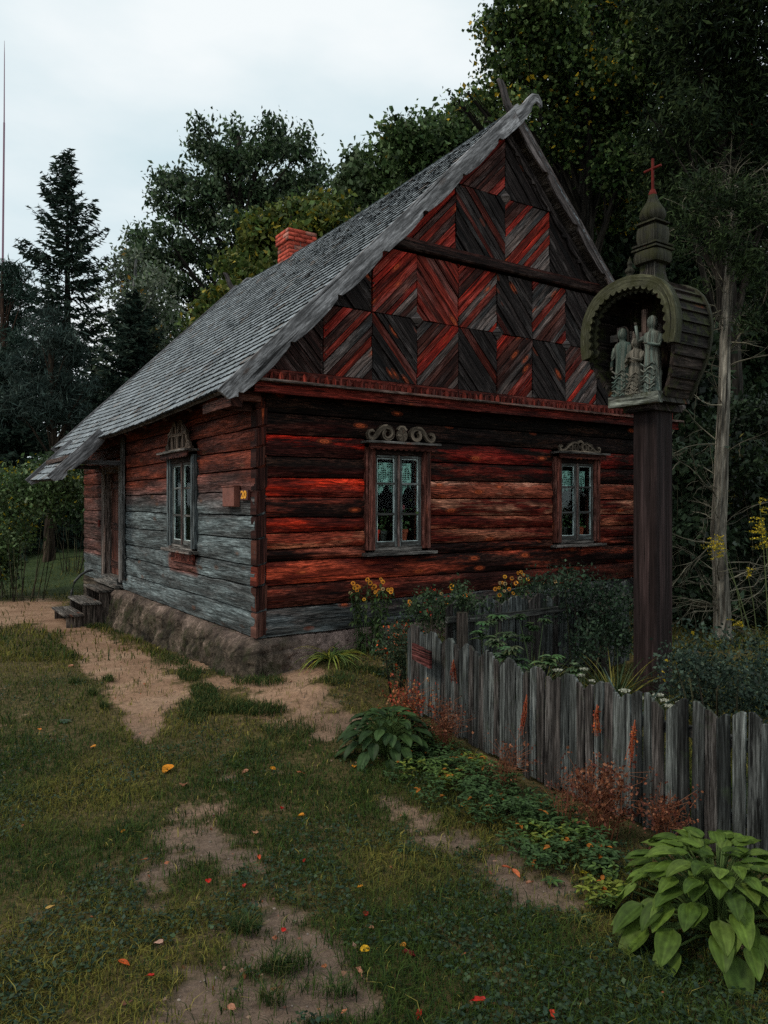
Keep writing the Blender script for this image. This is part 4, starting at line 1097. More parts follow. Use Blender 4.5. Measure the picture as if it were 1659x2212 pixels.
# spire: stacked square bulbs
GW = (.048, .046, .032); GW2 = (.026, .025, .02)
mb = MB(); z = 3.735
mb.lathe([(.17, -.04), (.155, .0), (.125, .06), (.112, .12), (.112, .19)], (0, 0, 3.72), 4, (.05, .047, .04), (.03, .026, .022), rot=0)
mb.build('spire_foot', M_SHRINE, sh)
def bulb(z0, r, h, nm, e=.5):
    m = MB(); pr = [(r * .80, 0)] + [(r * (1.0 + .16 * math.sin(PI * q) ** e * 1.0), h * q) for q in (.06, .2, .35, .5, .65, .8, .92)] + [(r * .8, h)]
    m.lathe([(a, b) for a, b in pr], (0, 0, z0), 32, GW, GW2, sq=.75); return m.build(nm, M_HOOD, sh, smooth=False)
bulb(3.90, .118, .125, 'spire_bulb')
mb = MB(); mb.box(-.135, .135, -.135, .135, 4.026, 4.042, 'x', GW, GW2); mb.box(-.11, .11, -.11, .11, 4.043, 4.062, 'x', GW2); mb.box(-.13, .13, -.13, .13, 4.063, 4.08, 'x', GW, GW2); mb.build('spire_plate', M_HOOD, sh)
bulb(4.081, .102, .17, 'spire_bulb')
mb = MB(); mb.box(-.108, .108, -.108, .108, 4.27, 4.286, 'x', GW, GW2); mb.box(-.075, .075, -.075, .075, 4.252, 4.269, 'x', GW2); mb.build('spire_plate', M_HOOD, sh)
mb = MB(); mb.lathe([(.06, 0), (.09, .02), (.108, .05), (.11, .08), (.098, .12), (.075, .155), (.055, .19), (.042, .225), (.035, .26)], (0, 0, 4.287), 24, GW, GW2, sq=.25); mb.build('onion_dome', M_HOOD, sh, smooth=True)
mb = MB(); mb.lathe([(.038, 0), (.034, .02), (.022, .05)], (0, 0, 4.545), 12); mb.tube([(0, 0, 4.58), (0, 0, 4.88)], .013, 8); mb.tube([(0, -.09, 4.79), (0, .09, 4.79)], .012, 8); mb.build('cross', M_RED, sh)
mb = MB(); pr = [(.032, 0), (.05, .03), (.05, .06), (.028, .075), (.026, .09), (.04, .11), (.04, .125), (.02, .15), (.018, .165), (.025, .18), (.012, .22), (.003, .25)]
mb.lathe(pr, (-.30, .02, 3.68), 16, GW, GW2, sq=.3); mb.build('small_finial', M_HOOD, sh)

# ---------------------------------------------------------------- picket fences
def picket_fence(line, h, pitch, label, seedk, rails=-1, sign=False, side=1, ztop_rise=0.0):
    pts = [Vector((x, y, 0)) for x, y in line]
    f = thing('picket_fence', label, 'fence', (pts[0].x, pts[0].y, gz(pts[0].x, pts[0].y)))
    seg = []; 
    for a, b in zip(pts[:-1], pts[1:]): seg.append((a, b, (b - a).length))
    tot = sum(s[2] for s in seg)
    def along(s):
        for a, b, L in seg:
            if s <= L or (a, b, L) == seg[-1]: return a.lerp(b, s / L), (b - a).normalized()
            s -= L
    n = int(tot / pitch); R_ = random.Random(seedk)
    for i in range(n):
        p, d = along(i * pitch + .5 * pitch); nrm = Vector((-d.y, d.x, 0)) * side
        w = pitch * R_.uniform(.88, .95); th = .018; g0 = gz(p.x, p.y)
        ph = i % 4; hb = h + (0.0, .022, .022, 0.0)[ph] + R_.uniform(-.006, .006); hL, hR = ((-.034, 0), (-.012, .014), (.014, -.012), (0, -.034))[ph]
        base = g0 + R_.uniform(.01, .05); tilt = R_.uniform(-.012, .012)
        q = p + nrm * R_.uniform(-.004, .004)
        c = R_.choice([(.062, .068, .066), (.085, .092, .088), (.046, .048, .046), (.11, .118, .112), (.060, .052, .048)]); t2 = tuple(v * .45 for v in c)
        mb = MB(); rows_ = []
        zt = g0 + hb
        poly = [(-w / 2, base), (w / 2, base), (w / 2, zt + hR), (w * .12 * (1 if ph in (0, 1) else -1), zt + max(hL, hR) + .004), (-w / 2, zt + hL)]
        tw = R_.uniform(-.05, .05)
        def W3(a, z): return q + d * (a + tilt * (z - base) / h) + Vector((0, 0, z)) + nrm * (tw * a)
        mb.prism([W3(a, z) for a, z in poly], nrm * th, lambda v: (v[2], (Vector((v[0], v[1], 0)) - q).dot(d) * 1.0), c, t2)
        mb.build('picket', M_FENCE, f, bevel=.0025)
    for zr in (.18, h - .16):
        mb = MB(); top = []; bot = []
        for k in range(int(tot / .2) + 1):
            p, d = along(min(k * .2, tot)); nrm = Vector((-d.y, d.x, 0)) * side; z = gz(p.x, p.y) + zr
            o = p + nrm * (.024 if rails > 0 else -.045); top.append(o + Vector((0, 0, z + .055))); bot.append(o + Vector((0, 0, z)))
        p, d = along(tot / 2); nrm = Vector((-d.y, d.x, 0)) * side
        mb.strip(top, bot, nrm * .04, (.08, .08, .075), (.04, .035, .03)); mb.build('rail', M_FENCE, f)
    for s in np.arange(.1, tot, 1.9):
        p, d = along(s); nrm = Vector((-d.y, d.x, 0)) * side; o = p + nrm * (.11 if rails > 0 else -.12); g0 = gz(p.x, p.y)
        mb = MB(); mb.box(o.x - .045, o.x + .045, o.y - .045, o.y + .045, g0 - .2, g0 + h - .06, 'z', (.08, .07, .06), (.04, .03, .025)); mb.build('post', M_FENCE, f)
    return f
fence1 = picket_fence([(.20, 6.38), (.51, 5.76), (.94, 4.80), (1.44, 3.95), (1.80, 3.53), (2.45, 3.0)], .715, .070, 'weathered grey picket fence running beside the grass to the photo corner', 3, rails=1, side=1)
sp = at(917, 1416, 5.93); 
mb = MB(); d = Vector((.43, -.9, 0)).normalized(); nrm = Vector((-.9, -.43, 0)).normalized()
q0 = sp - d * .16; mb.prism([q0 + nrm * .012 + Vector((0, 0, -.055)), q0 + d * .30 + nrm * .012 + Vector((0, 0, -.075)), q0 + d * .30 + nrm * .012 + Vector((0, 0, .06)), q0 + nrm * .012 + Vector((0, 0, .075))], nrm * .02, lambda v: (v[1], v[2]), (.085, .022, .02), (.04, .014, .013))
mb.build('name_board', M_TRIM, fence1)
fence2 = picket_fence([(.55, 6.62), (1.3, 7.10), (2.2, 7.72), (2.75, 8.15)], .88, .085, 'older picket fence between the garden plants and the cottage front wall', 9, rails=-1, side=1)

# ---------------------------------------------------------------- trees
def sprays(blobs, n_spray, per, rs, g, shell=.45, flat=.8):
    """leaf points: sprays spread through each blob (cx, cy, cz, rx, ry, rz)"""
    B = np.array(blobs, float); wgt = (B[:, 3] * B[:, 5]) ** 1.0; wgt /= wgt.sum()
    bi = g.choice(len(B), n_spray, p=wgt)
    d = g.normal(0, 1, (n_spray, 3)); d /= np.linalg.norm(d, axis=1, keepdims=True)
    rad = g.uniform(0, 1, (n_spray, 1)) ** shell * g.uniform(.85, 1.12, (n_spray, 1))
    S = B[bi, :3] + d * rad * B[bi, 3:6]
    sid = np.repeat(np.arange(n_spray), per)
    off = g.normal(0, 1, (n_spray * per, 3)) * rs * np.array([1, 1, flat])
    return S[sid] + off, sid, S
def crown(name, parent, blobs, n_spray, per, rs, L, W, cols, seed, mat_, droop=.4, accent=None, shell=.45):
    g = np.random.default_rng(seed); P, sid, S = sprays(blobs, n_spray, per, rs, g, shell)
    cols = np.array(cols, float)
    sc_ = cols[g.integers(0, len(cols), n_spray)] * g.uniform(.6, 1.5, (n_spray, 1))
    lc = sc_[sid]
    if accent:
        (ac, fr) = accent; k = g.random(n_spray) < fr; kk = k[sid] & (g.random(len(sid)) < .5); lc = np.where(kk[:, None], np.array(ac), lc)
    V, F, c = leafquads(P, L, W, lc, g, droop, fold=.2)
    c = np.repeat(lc * g.uniform(.6, 1.5, (len(lc), 1)), 4, 0)
    return npmesh(name, V, F, c, mat_, parent)
BK = (.030, .025, .020)
def blob_at(Y, lst, dj=.5, seed=1):
    """(px, py, r px[, depth offset]) on the photo grid -> world ellipsoids round distance Y"""
    g = random.Random(seed); out = []
    for b in lst:
        dy = b[3] if len(b) > 3 else g.uniform(-dj, dj); p = at(b[0], b[1], Y + dy); r = b[2] * (Y + dy) / FPX
        out.append((p.x, p.y, p.z, r, r * 1.0, r * .85))
    return out
def tree(name, label, cat, base, blobs, top, tr, n_spray, per, rs, L, W, cols, seed, mat_=None, bark=BK, group=None, droop=.4, accent=None, limbs=True, shell=.45, multi=1):
    b = Vector((base[0], base[1], gz(base[0], base[1]))); t = thing(name, label, cat, b, 0, group)
    g = random.Random(seed); m = MB()
    tp = Vector(top); path = []; rad = []
    for i in range(9):
        q = i / 8; p = b.lerp(tp, q) + Vector((math.sin(q * 5 + seed) * .02, math.cos(q * 4 + seed) * .02, 0)) * (tp.z - b.z) * .6 * (1 if 0 < i else 0)
        if i == 0: p = b - Vector((0, 0, .2))
        path.append(p); rad.append(tr * (1.25 - q) * (1.25 if i == 0 else 1) + .01)
    m.tube(path, rad, 9, bark, tuple(v * .5 for v in bark)); tk = m.build('trunk', M_BARK, t)
    if limbs:
        m = MB()
        for (x, y, z, rx, ry, rz) in blobs:
            c = Vector((x, y, z)); q = max(.18, min(.9, (c.z - b.z) / (tp.z - b.z) - .15 - g.random() * .12)); i = q * 8; p0 = path[int(i)].lerp(path[min(8, int(i) + 1)], i - int(i)); r0 = tr * (1.2 - q) * .45
            mid = p0.lerp(c, .5) + Vector((0, 0, .08 * (c - p0).length * g.uniform(-.5, 1.2)))
            m.tube([p0, mid, c], [r0, r0 * .7, r0 * .3], 6, bark, tuple(v * .5 for v in bark))
            for k in range(5):
                e = c + Vector((g.gauss(0, 1) * rx * .6, g.gauss(0, 1) * ry * .6, abs(g.gauss(0, 1)) * rz * .6)); s0 = mid.lerp(c, g.random())
                m.tube([s0, s0.lerp(e, .5) + Vector((0, 0, .04 * rx)), e], [r0 * .35, r0 * .2, .006], 5, bark, tuple(v * .5 for v in bark))
        m.build('branch', M_BARK, t)
    crown('crown', t, blobs, n_spray, per, rs, L, W, cols, seed, mat_ or M_LEAF, droop, accent, shell); return t

OAK = [(.026, .048, .022), (.045, .078, .032), (.075, .115, .055), (.12, .16, .09), (.016, .032, .016)]
# big broadleaf tree behind the roof
ob = blob_at(36, [(440,272,26),(432,318,36),(475,345,46),(505,288,28),(520,350,45),(560,330,42),(588,278,28),(600,320,40),(645,330,36),(655,290,16),(690,372,26),(672,395,34),(620,400,48),(560,415,50),(500,420,52),(440,410,46),(385,395,40),(352,392,26),(345,430,26),(395,455,42),(450,480,50),(520,490,50),(590,480,45),(640,450,36),(665,450,30),
   (350,500,40),(300,512,28),(280,548,22),(330,560,46),(400,545,50),(470,560,50),(540,550,45),(600,540,40),(310,610,40),(380,620,50),(450,640,50),(520,620,45),(300,670,40),(370,700,50),(440,710,45),(330,750,45),(400,770,45),(700,400,16),(560,600,50),(620,600,45),(300,720,40)], 2.0, 3)
ob = [(x, y, z, a * .74, b * .74, c * .68) for (x, y, z, a, b, c) in ob]
tree('broadleaf_tree', 'tallest dark broadleaf tree behind the shingle roof, left of the brick chimney', 'tree', (-7.6, 36), ob, at(520, 300, 36), .38, 2600, 14, .32, .25, .12, OAK, 11, droop=.9)
# yellow-green tree by the chimney
yb = blob_at(24, [(560,500,36),(600,480,36),(640,462,30),(680,450,30),(720,455,30),(745,470,24),(690,490,40),(640,520,44),(590,545,44),(540,560,36),(500,580,30),(560,600,44),(620,570,40),(520,640,40),(470,660,34),(440,700,36),(740,500,30),(700,540,40),(480,720,40)], 1.0, 5)
tree('broadleaf_tree', 'yellow green tree directly behind the brick chimney', 'tree', (-3.3, 24), yb, at(640, 470, 24), .2, 900, 16, .22, .21, .12, [(.09, .115, .022), (.06, .09, .022), (.12, .13, .03), (.045, .075, .02)], 12, accent=((.26, .20, .02), .1))
# birch like, pale small leaves
bb = blob_at(29, [(290,575,34),(265,610,26),(250,650,24),(300,640,36),(340,600,30),(350,660,40),(290,700,36),(240,700,24),(330,730,36),(380,740,36),(250,760,30),(300,800,40),(370,800,40),(230,820,36),(270,560,20),(250,590,16)], 1.2, 6)
tree('birch_tree', 'pale speckled birch between the pointed spruce and the big broadleaf tree', 'tree', (-10, 29), bb, at(300, 560, 29), .15, 520, 13, .30, .16, .09, [(.10, .13, .08), (.14, .17, .12), (.06, .09, .04), (.17, .19, .14)], 13, bark=(.25, .25, .24), accent=((.35, .20, .04), .04))
# group right of the chimney
tb1 = blob_at(30, [(775,345,22),(770,385,30),(760,430,34),(800,420,34),(790,470,36),(750,470,24),(820,470,30),(745,400,16)], 1.0, 7)
tree('broadleaf_tree', 'small round topped tree rising just right of the chimney', 'tree', (-.8, 30), tb1, at(780, 360, 30), .2, 420, 15, .28, .24, .14, [(.045, .075, .03), (.075, .11, .05), (.10, .14, .07)], 14)
tb2 = blob_at(27, [(855,290,30),(840,330,36),(890,290,34),(940,285,34),(960,310,36),(900,340,44),(850,380,44),(990,275,34),(1010,250,28),(1040,270,36),(960,360,44),(900,410,44),(1030,330,44),(870,430,40),(1000,240,20)], 1.5, 8)
tree('broadleaf_tree', 'broad green tree showing above the ridge left of the crossed gable horns', 'tree', (2.6, 27), tb2, at(920, 300, 27), .25, 1000, 15, .26, .21, .12, [(.04, .075, .022), (.065, .105, .035), (.09, .135, .05), (.03, .055, .02)], 15, accent=((.25, .2, .03), .04))
# spruce
def conifer(name, label, base, H, Rb, seed, cols, z0=.8, dens=1.0, ragged=.0, nl=.30, bark=BK, group=None, power=.85):
    b = Vector((base[0], base[1], gz(base[0], base[1]))); t = thing(name, label, 'tree', b, 0, group); g = np.random.default_rng(seed); m = MB()
    m.tube([b - Vector((0, 0, .2)), b + Vector((0, 0, H * .5)), b + Vector((0, 0, H * .97))], [H * .018, H * .010, .015], 8, bark, tuple(v * .5 for v in bark)); m.build('trunk', M_BARK, t)
    br = MB(); P = []; D = []; z = z0; k = 0
    while z < H * .99:
        q = (z - z0) / (H - z0); nb = int(7 * dens) if q < .9 else 4
        for j in range(nb):
            th = g.uniform(0, 2 * PI); Lb = Rb * (1 - q) ** power * g.uniform(.62, 1.12) + .10
            zz = z + g.uniform(-.15, .15) * (1 - q); up = .25 + .9 * q ** 2
            pts = []
            for s in np.linspace(0, 1, 7):
                rr = Lb * s; pts.append(b + Vector((math.cos(th) * rr, math.sin(th) * rr, zz + Lb * (up * s - (.95 - .55 * q) * s ** 1.5 + .38 * s ** 3))))
            br.tube([pts[0], pts[3], pts[6]], [.03 * (1 - q) + .01, .015, .006], 4, bark)
            ns = int(max(8, Lb * 34 * dens))
            for e in range(ns):
                s = g.uniform(.12, 1.0); i = min(5, int(s * 6)); p = pts[i].lerp(pts[i + 1], s * 6 - i)
                side = Vector((-math.sin(th), math.cos(th), 0)); wd = .30 * Lb * (1 - s) * g.uniform(-1, 1) + .05 * g.normal()
                hang = abs(g.normal()) * .16 * (1 - q * .5)
                pp = p + side * wd + Vector((0, 0, -hang * .6)); P.append(tuple(pp))
                dv = Vector((math.cos(th), math.sin(th), 0)) * .6 + side * (1 if wd > 0 else -1) * .6 + Vector((0, 0, -.55 + .5 * q)); D.append(tuple(dv.normalized()))
        z += .33 * (1 - .35 * q) * (H / 14) ** .5 * (1 + ragged * g.uniform(-.3, .5)); k += 1
    br.build('branch', M_BARK, t)
    P = np.array(P); D = np.array(D); V, F, c = leafquads(P, nl, nl * .26, [cols[i % len(cols)] for i in g.integers(0, len(cols), len(P))], g, 0, dirs=D)
    npmesh('foliage', V, F, c, M_NEEDLE, t); return t
SPR = [(.022, .040, .030), (.032, .052, .038), (.018, .032, .024), (.045, .065, .045)]
conifer('spruce_tree', 'pointed spruce standing alone against the sky at the left', (-12.9, 30.0), 15.6, 3.7, 21, SPR, dens=1.0, ragged=.8, power=.72)
conifer('spruce_tree', 'dark spruce behind the eave, hidden up to half its height by the roof', (-9.2, 27.0), 9.2, 3.4, 22, SPR, dens=1.2)
conifer('spruce_tree', 'low dark spruce under the pointed one, nearest the left bush', (-12.6, 24.5), 6.9, 3.0, 23, SPR, dens=1.2)
pb = blob_at(22, [(110,680,22),(75,700,20),(120,730,34),(80,760,34),(150,740,30),(40,790,30),(110,800,40),(60,840,40),(140,830,40),(160,770,26),(90,880,40),(30,880,36),(160,890,36),(190,830,26)], .8, 9)
tree('pine_tree', 'soft grey green young pine in front of the pointed spruce', 'tree', (-10.0, 22), pb, at(110, 690, 22), .12, 700, 16, .15, .24, .028, [(.035, .055, .048), (.05, .07, .06), (.025, .04, .033)], 24, M_NEEDLE, bark=(.05, .035, .025), droop=-.6)
pb = blob_at(26, [(10,585,20),(35,590,18),(20,620,22),(50,640,20),(5,660,24),(40,690,22),(10,720,26),(60,600,10),(20,770,28),(45,740,20)], .8, 10)
tree('pine_tree', 'tufted pine at the left edge below the tall mast', 'tree', (-13.4, 26), pb, at(15, 590, 26), .16, 330, 16, .17, .30, .035, [(.025, .045, .035), (.04, .065, .05), (.018, .034, .026)], 25, M_NEEDLE, bark=(.06, .035, .025), droop=-.6)
# tall mast
mm = MB(); b = at(7, 1000, 58); tp = at(9.5, 88, 58)
mm.tube([Vector((b.x, b.y, gz(b.x, b.y))), at(6, 560, 58), at(9, 265, 58)], [.085, .08, .07], 8); mm.tube([at(9, 265, 58), at(9.6, 120, 58), tp], [.05, .03, .012], 8)
tag(mm.build('radio_mast', M_MAST, None), 'very thin tall pinkish mast at the left edge against the sky', 'mast')

# right side: big trees
LIN = [(.026, .052, .014), (.045, .080, .020), (.075, .115, .032), (.014, .030, .010), (.11, .15, .05)]
rb = blob_at(17.5, [(1130,10,60),(1080,70,40),(1150,90,60),(1065,50,24),(1110,150,50),(1200,40,70),(1210,130,70),(1055,130,20),(1080,190,30),(1160,190,50),(1270,70,80),(1280,170,80),(1200,230,60),(1350,40,80),(1350,140,80),(1030,215,18),(1010,200,12),(1120,240,40),(1260,270,70),(1340,250,80),(1420,80,80),(1430,190,80),(1200,310,50),(1270,350,70),(1350,350,70),(1180,-40,60),(1300,-40,90),(1420,-40,90),(1240,420,60),(1320,440,70),(1060,235,26),(990,215,14),(985,235,16)], 1.6, 31)
tree('linden_tree', 'huge dark leafy tree with yellowing leaves rising behind the gable horns', 'tree', (4.3, 18.5), rb, at(1290, 60, 17.5), .34, 4300, 13, .20, .105, .085, LIN, 31, accent=((.45, .30, .02), .06), droop=.5)
rb2 = blob_at(15.0, [(1480,40,90),(1560,80,100),(1640,60,90),(1500,160,90),(1590,190,100),(1660,180,90),(1470,260,80),(1540,290,90),(1630,300,90),(1440,340,70),(1500,380,80),(1590,400,90),(1660,420,80),(1560,-30,100),(1450,-30,80),(1660,-20,80),(1480,450,70),(1560,480,80),(1640,520,80),(1430,430,60)], 1.2, 32)
tree('juniper_tree', 'black green feathery tree filling the upper right corner of the photo', 'tree', (7.2, 15.5), rb2, at(1560, 60, 15), .26, 3300, 13, .20, .15, .04, [(.014, .024, .010), (.022, .036, .013), (.009, .016, .008), (.034, .050, .018)], 32, M_NEEDLE, droop=.2, accent=((.20, .03, .01), .004))
rb3 = blob_at(21, [(1240,480,70),(1310,520,70),(1380,470,70),(1270,580,70),(1350,610,80),(1450,560,80),(1180,400,40),(1400,680,90),(1500,640,90),(1600,640,100),(1480,740,90),(1590,760,100),(1660,700,90),(1520,860,90),(1620,880,100),(1560,560,80),(1650,960,90),(1540,960,90),(1210,300,60),(1400,380,80),(1500,330,90),(1600,300,90),(1300,250,70)], 1.0, 33)
tree('broadleaf_tree', 'shadowy tree seen between the right roof edge and the shrine spire', 'tree', (9.5, 21.5), rb3, at(1450, 480, 21), .3, 3600, 14, .30, .19, .14, [(.014, .028, .013), (.022, .038, .018), (.030, .048, .020)], 33, droop=.3)
# pale trunk with bare twigs
b = at(1562, 1400, 9.2); b.z = gz(b.x, b.y)
t = thing('dead_tree', 'pale grey fissured trunk with bare twigs at the right, behind the shrine post', 'tree', b)
m = MB(); pp = [(1562,1420,24),(1560,1340,20),(1556,1240,18),(1552,1150,18),(1556,1060,17),(1560,960,15.5),(1564,850,14),(1566,740,13),(1572,640,12),(1580,540,11),(1588,440,9),(1592,390,7)]
path = [at(a, c, 9.2 + .002 * (1400 - c) * .3) for a, c, r in pp]; rad = [r * .85 * 9.2 / FPX for a, c, r in pp]; path[0].z = b.z - .1
def jag(m, path, rad, sides, col, col2, amp):
    """tube with fluted, uneven section"""
    s0 = len(m.v); m.tube(path, rad, sides, col, col2)
    for i, p in enumerate(path):
        for k in range(sides):
            v = Vector(m.v[s0 + i * sides + k]); d = v - p; m.v[s0 + i * sides + k] = tuple(p + d * (1 + amp * math.sin(k * 2.4 + i * .35) + amp * .6 * n1(k * 3.1 + i * .7, 5)))
fine = []; fr_ = []
for i in range(len(path) - 1):
    for k in range(4): fine.append(path[i].lerp(path[i + 1], k / 4)); fr_.append(rad[i] + (rad[i + 1] - rad[i]) * k / 4)
jag(m, fine, fr_, 20, (.22, .20, .165), (.085, .075, .06), .10); m.build('trunk', M_BARK, t)
m = MB(); g = random.Random(44); TW = (.17, .155, .11)
def twig(p, d, L, r, depth):
    pts = [p]; q = p.copy(); dd = d.copy()
    for i in range(6):
        dd = (dd + Vector((g.gauss(0, .16), g.gauss(0, .16), g.gauss(0, .16) - .02))).normalized(); q = q + dd * L / 6; pts.append(q.copy())
    m.tube(pts, [r * (1 - .14 * i) for i in range(7)], 4, TW, (.10, .09, .07), cap=False)
    if depth:
        for k in range(g.randint(3, 5)): j = g.randint(1, 5); twig(pts[j], (dd + Vector((g.gauss(0, .6), g.gauss(0, .5), g.gauss(0, .6)))).normalized(), L * g.uniform(.35, .6), r * .5, depth - 1)
for k in range(80):
    i = g.randint(4, 46) if k < 66 else g.randint(2, 12); i = min(i, len(fine) - 1); sgn = -1 if g.random() < .55 else 1
    p = fine[i]; lo = i < 22
    twig(p, Vector((sgn * g.uniform(.4, 1), g.uniform(-.7, .5), g.uniform(-.1, .8))).normalized(), g.uniform(.35, 1.1), .0085 * g.uniform(.6, 1.5), 2 if g.random() < .6 else 1)
m.build('branch', M_BARK, t)
crown('crown', t, blob_at(9.6, [(1560,520,40),(1500,480,36),(1620,560,40),(1590,430,50),(1520,400,40),(1640,450,40),(1470,540,24),(1620,700,34),(1650,620,30),(1500,620,20)], .4, 45), 420, 15, .08, .085, .016, [(.022, .036, .014), (.032, .050, .018), (.014, .024, .011)], 46, M_NEEDLE, .2)

# far wood: one dark mass closing the view
def far_wood():
    g = np.random.default_rng(50); bl = []
    for i in range(150):
        px = g.uniform(-250, 420) if i < 50 else g.uniform(1150, 2050)
        Y = g.uniform(34, 42) if i < 50 else g.uniform(24, 32)
        top = 830 if i < 50 else (560 if px < 1350 else 330)
        p = at(px, g.uniform(top, 1100), Y); bl.append((p.x, p.y, max(p.z, .8), g.uniform(1.0, 1.9), 1.6, g.uniform(1.0, 1.8)))
    P, sid, S = sprays(bl, 5200, 12, .34, g)
    cols = np.array([(.010, .020, .010), (.016, .028, .013), (.022, .034, .016)])[g.integers(0, 3, 5200)][sid]
    V, F, c = leafquads(P, .32, .24, cols, g, .3); c = np.repeat(cols * g.uniform(.7, 1.3, (len(cols), 1)), 4, 0)
    tag(npmesh('far_wood', V, F, c, M_LEAF), 'dark wood closing the view behind the trees and the lawn', 'wood', kind='stuff')
far_wood()

# ---------------------------------------------------------------- bushes
def bush(label, base, blobs, n_spray, per, rs, L, W, cols, seed, accent=None, mat_=None, group=None, droop=.2, cat='bush', name='bush', stems=14):
    b = Vector((base[0], base[1], gz(base[0], base[1]))); t = thing(name, label, cat, b, 0, group); g = random.Random(seed); m = MB()
    for k in range(stems):
        bb = blobs[k % len(blobs)]; e = Vector((bb[0] + g.gauss(0, .4) * bb[3], bb[1] + g.gauss(0, .4) * bb[4], bb[2] + g.uniform(0, .8) * bb[5])); s = b + Vector((g.gauss(0, .06), g.gauss(0, .06), -.03)); s = s.lerp(Vector((bb[0], bb[1], b.z)), .5); s.z = gz(s.x, s.y) - .03
        m.tube([s, s.lerp(e, .5) + Vector((g.gauss(0, .05), g.gauss(0, .05), .05)), e], [.010, .007, .003], 5, (.07, .055, .04), (.04, .05, .02))
    m.build('stem', M_BARK, t); crown('foliage', t, blobs, n_spray, per, rs, L, W, cols, seed, mat_ or M_PLANT, droop, accent); return t
BUSH = [(.055, .095, .030), (.080, .13, .045), (.11, .155, .07), (.035, .062, .022)]
bush('big green bush with yellow specks at the left edge', at(40, 1240, 15)[:2], blob_at(15, [(20,1060,46),(70,1040,46),(120,1030,36),(20,1110,50),(90,1080,44),(150,1055,32),(0,1180,50),(40,1150,40),(-40,1100,60),(-10,1230,44),(-40,1200,60),(-20,1040,40)], .8, 51), 1050, 14, .13, .085, .045, BUSH, 51, accent=((.42, .34, .02), .07), stems=24)
bush('darker bush behind the left bush, reaching the far corner of the cottage', at(160, 1150, 19)[:2], blob_at(19, [(150,1040,40),(180,1080,40),(165,1110,36),(130,1070,40),(195,1040,30),(180,1010,30),(110,1010,40)], .8, 52), 420, 14, .15, .11, .06, [(.03, .055, .02), (.045, .075, .028), (.02, .04, .015)], 52, accent=((.40, .32, .02), .03), stems=14)
DK_ = [(.012, .022, .011), (.018, .032, .014), (.026, .042, .018), (.008, .015, .008)]
U1 = [(1480,1000,40),(1500,1080,50),(1470,1150,40),(1520,1180,50),(1480,1240,46),(1510,1300,50),(1470,1340,36)]
bush('dark shrub between the shrine post and the pale trunk', at(1490, 1420, 9.8)[:2], blob_at(9.8, U1, .4, 53), 520, 13, .12, .10, .06, [(.03, .05, .026), (.045, .07, .035), (.02, .036, .018)], 53)
U2 = [(1620,900,60),(1600,1000,60),(1650,1060,70),(1610,1160,60),(1660,1200,70),(1630,1280,60),(1600,1340,50),(1670,1340,70),(1640,1400,60),(1590,940,40)]
bush('tall dark shrub at the right edge behind the goldenrod', at(1640, 1480, 10.3)[:2], blob_at(10.3, U2, .5, 54), 900, 13, .11, .085, .045, DK_, 54, accent=((.18, .15, .03), .02))
U3 = [(1480,1420,44),(1530,1440,50),(1590,1440,50),(1650,1450,50),(1500,1490,40),(1560,1500,44),(1620,1500,44),(1670,1510,50),(1460,1460,30)]
bush('low spreading blue green shrub behind the fence, right of the shrine post', at(1560, 1560, 5.2)[:2], blob_at(5.3, [(x, y + 12, r * .8) for x, y, r in U3] + [(1505,1372,18),(1570,1385,20),(1640,1395,22),(1480,1395,14)], .45, 55), 560, 12, .065, .030, .018, [(.028, .048, .034), (.045, .068, .045), (.018, .032, .022)], 55, accent=((.35, .25, .02), .012))
U4 = [(1180,1270,30),(1220,1250,28),(1260,1270,36),(1310,1290,36),(1200,1310,30),(1250,1330,40),(1310,1350,40),(1350,1300,30),(1340,1380,36),(1270,1390,40),(1150,1265,20),(1210,1360,30)]
bush('dark ferny rose shrub arching over the old fence beside the post', at(1270, 1440, 7.3)[:2], blob_at(7.3, U4, .4, 56), 460, 13, .085, .038, .020, [(.022, .044, .024), (.034, .058, .032), (.015, .028, .016)], 56)
U5 = [(930,1290,22),(960,1310,26),(1000,1300,26),(1040,1310,26),(920,1330,26),(970,1345,26),(890,1310,18),(1020,1340,24),(990,1270,16)]
bush('rose bush with tiny red hips where the two fences meet', at(960, 1400, 6.9)[:2], blob_at(6.9, U5, .25, 57), 270, 12, .045, .030, .018, [(.035, .060, .028), (.05, .08, .035), (.022, .04, .018)], 57, accent=((.40, .03, .01), .04))
U6 = [(850,1370,24),(880,1390,26),(860,1420,26),(900,1370,22),(830,1400,22),(890,1430,24),(845,1450,22),(915,1400,18),(870,1345,16),(875,1465,16)]
bush('small bush with orange berries at the fence end, by the dark name board', at(870, 1500, 6.6)[:2], blob_at(6.65, U6, .2, 58), 250, 12, .04, .027, .016, [(.035, .058, .030), (.05, .075, .038), (.022, .038, .02)], 58, accent=((.45, .08, .02), .05))
U7 = [(1480,760,60),(1500,860,60),(1480,930,50),(1530,940,50)]
bush('black undergrowth behind the shrine housing', at(1500, 1300, 13)[:2], blob_at(13, U7 + [(1500,1040,70),(1560,1120,70),(1480,1180,60),(1620,1050,80),(1640,1200,80),(1540,1260,70)], .5, 59), 700, 13, .2, .15, .09, DK_, 59)

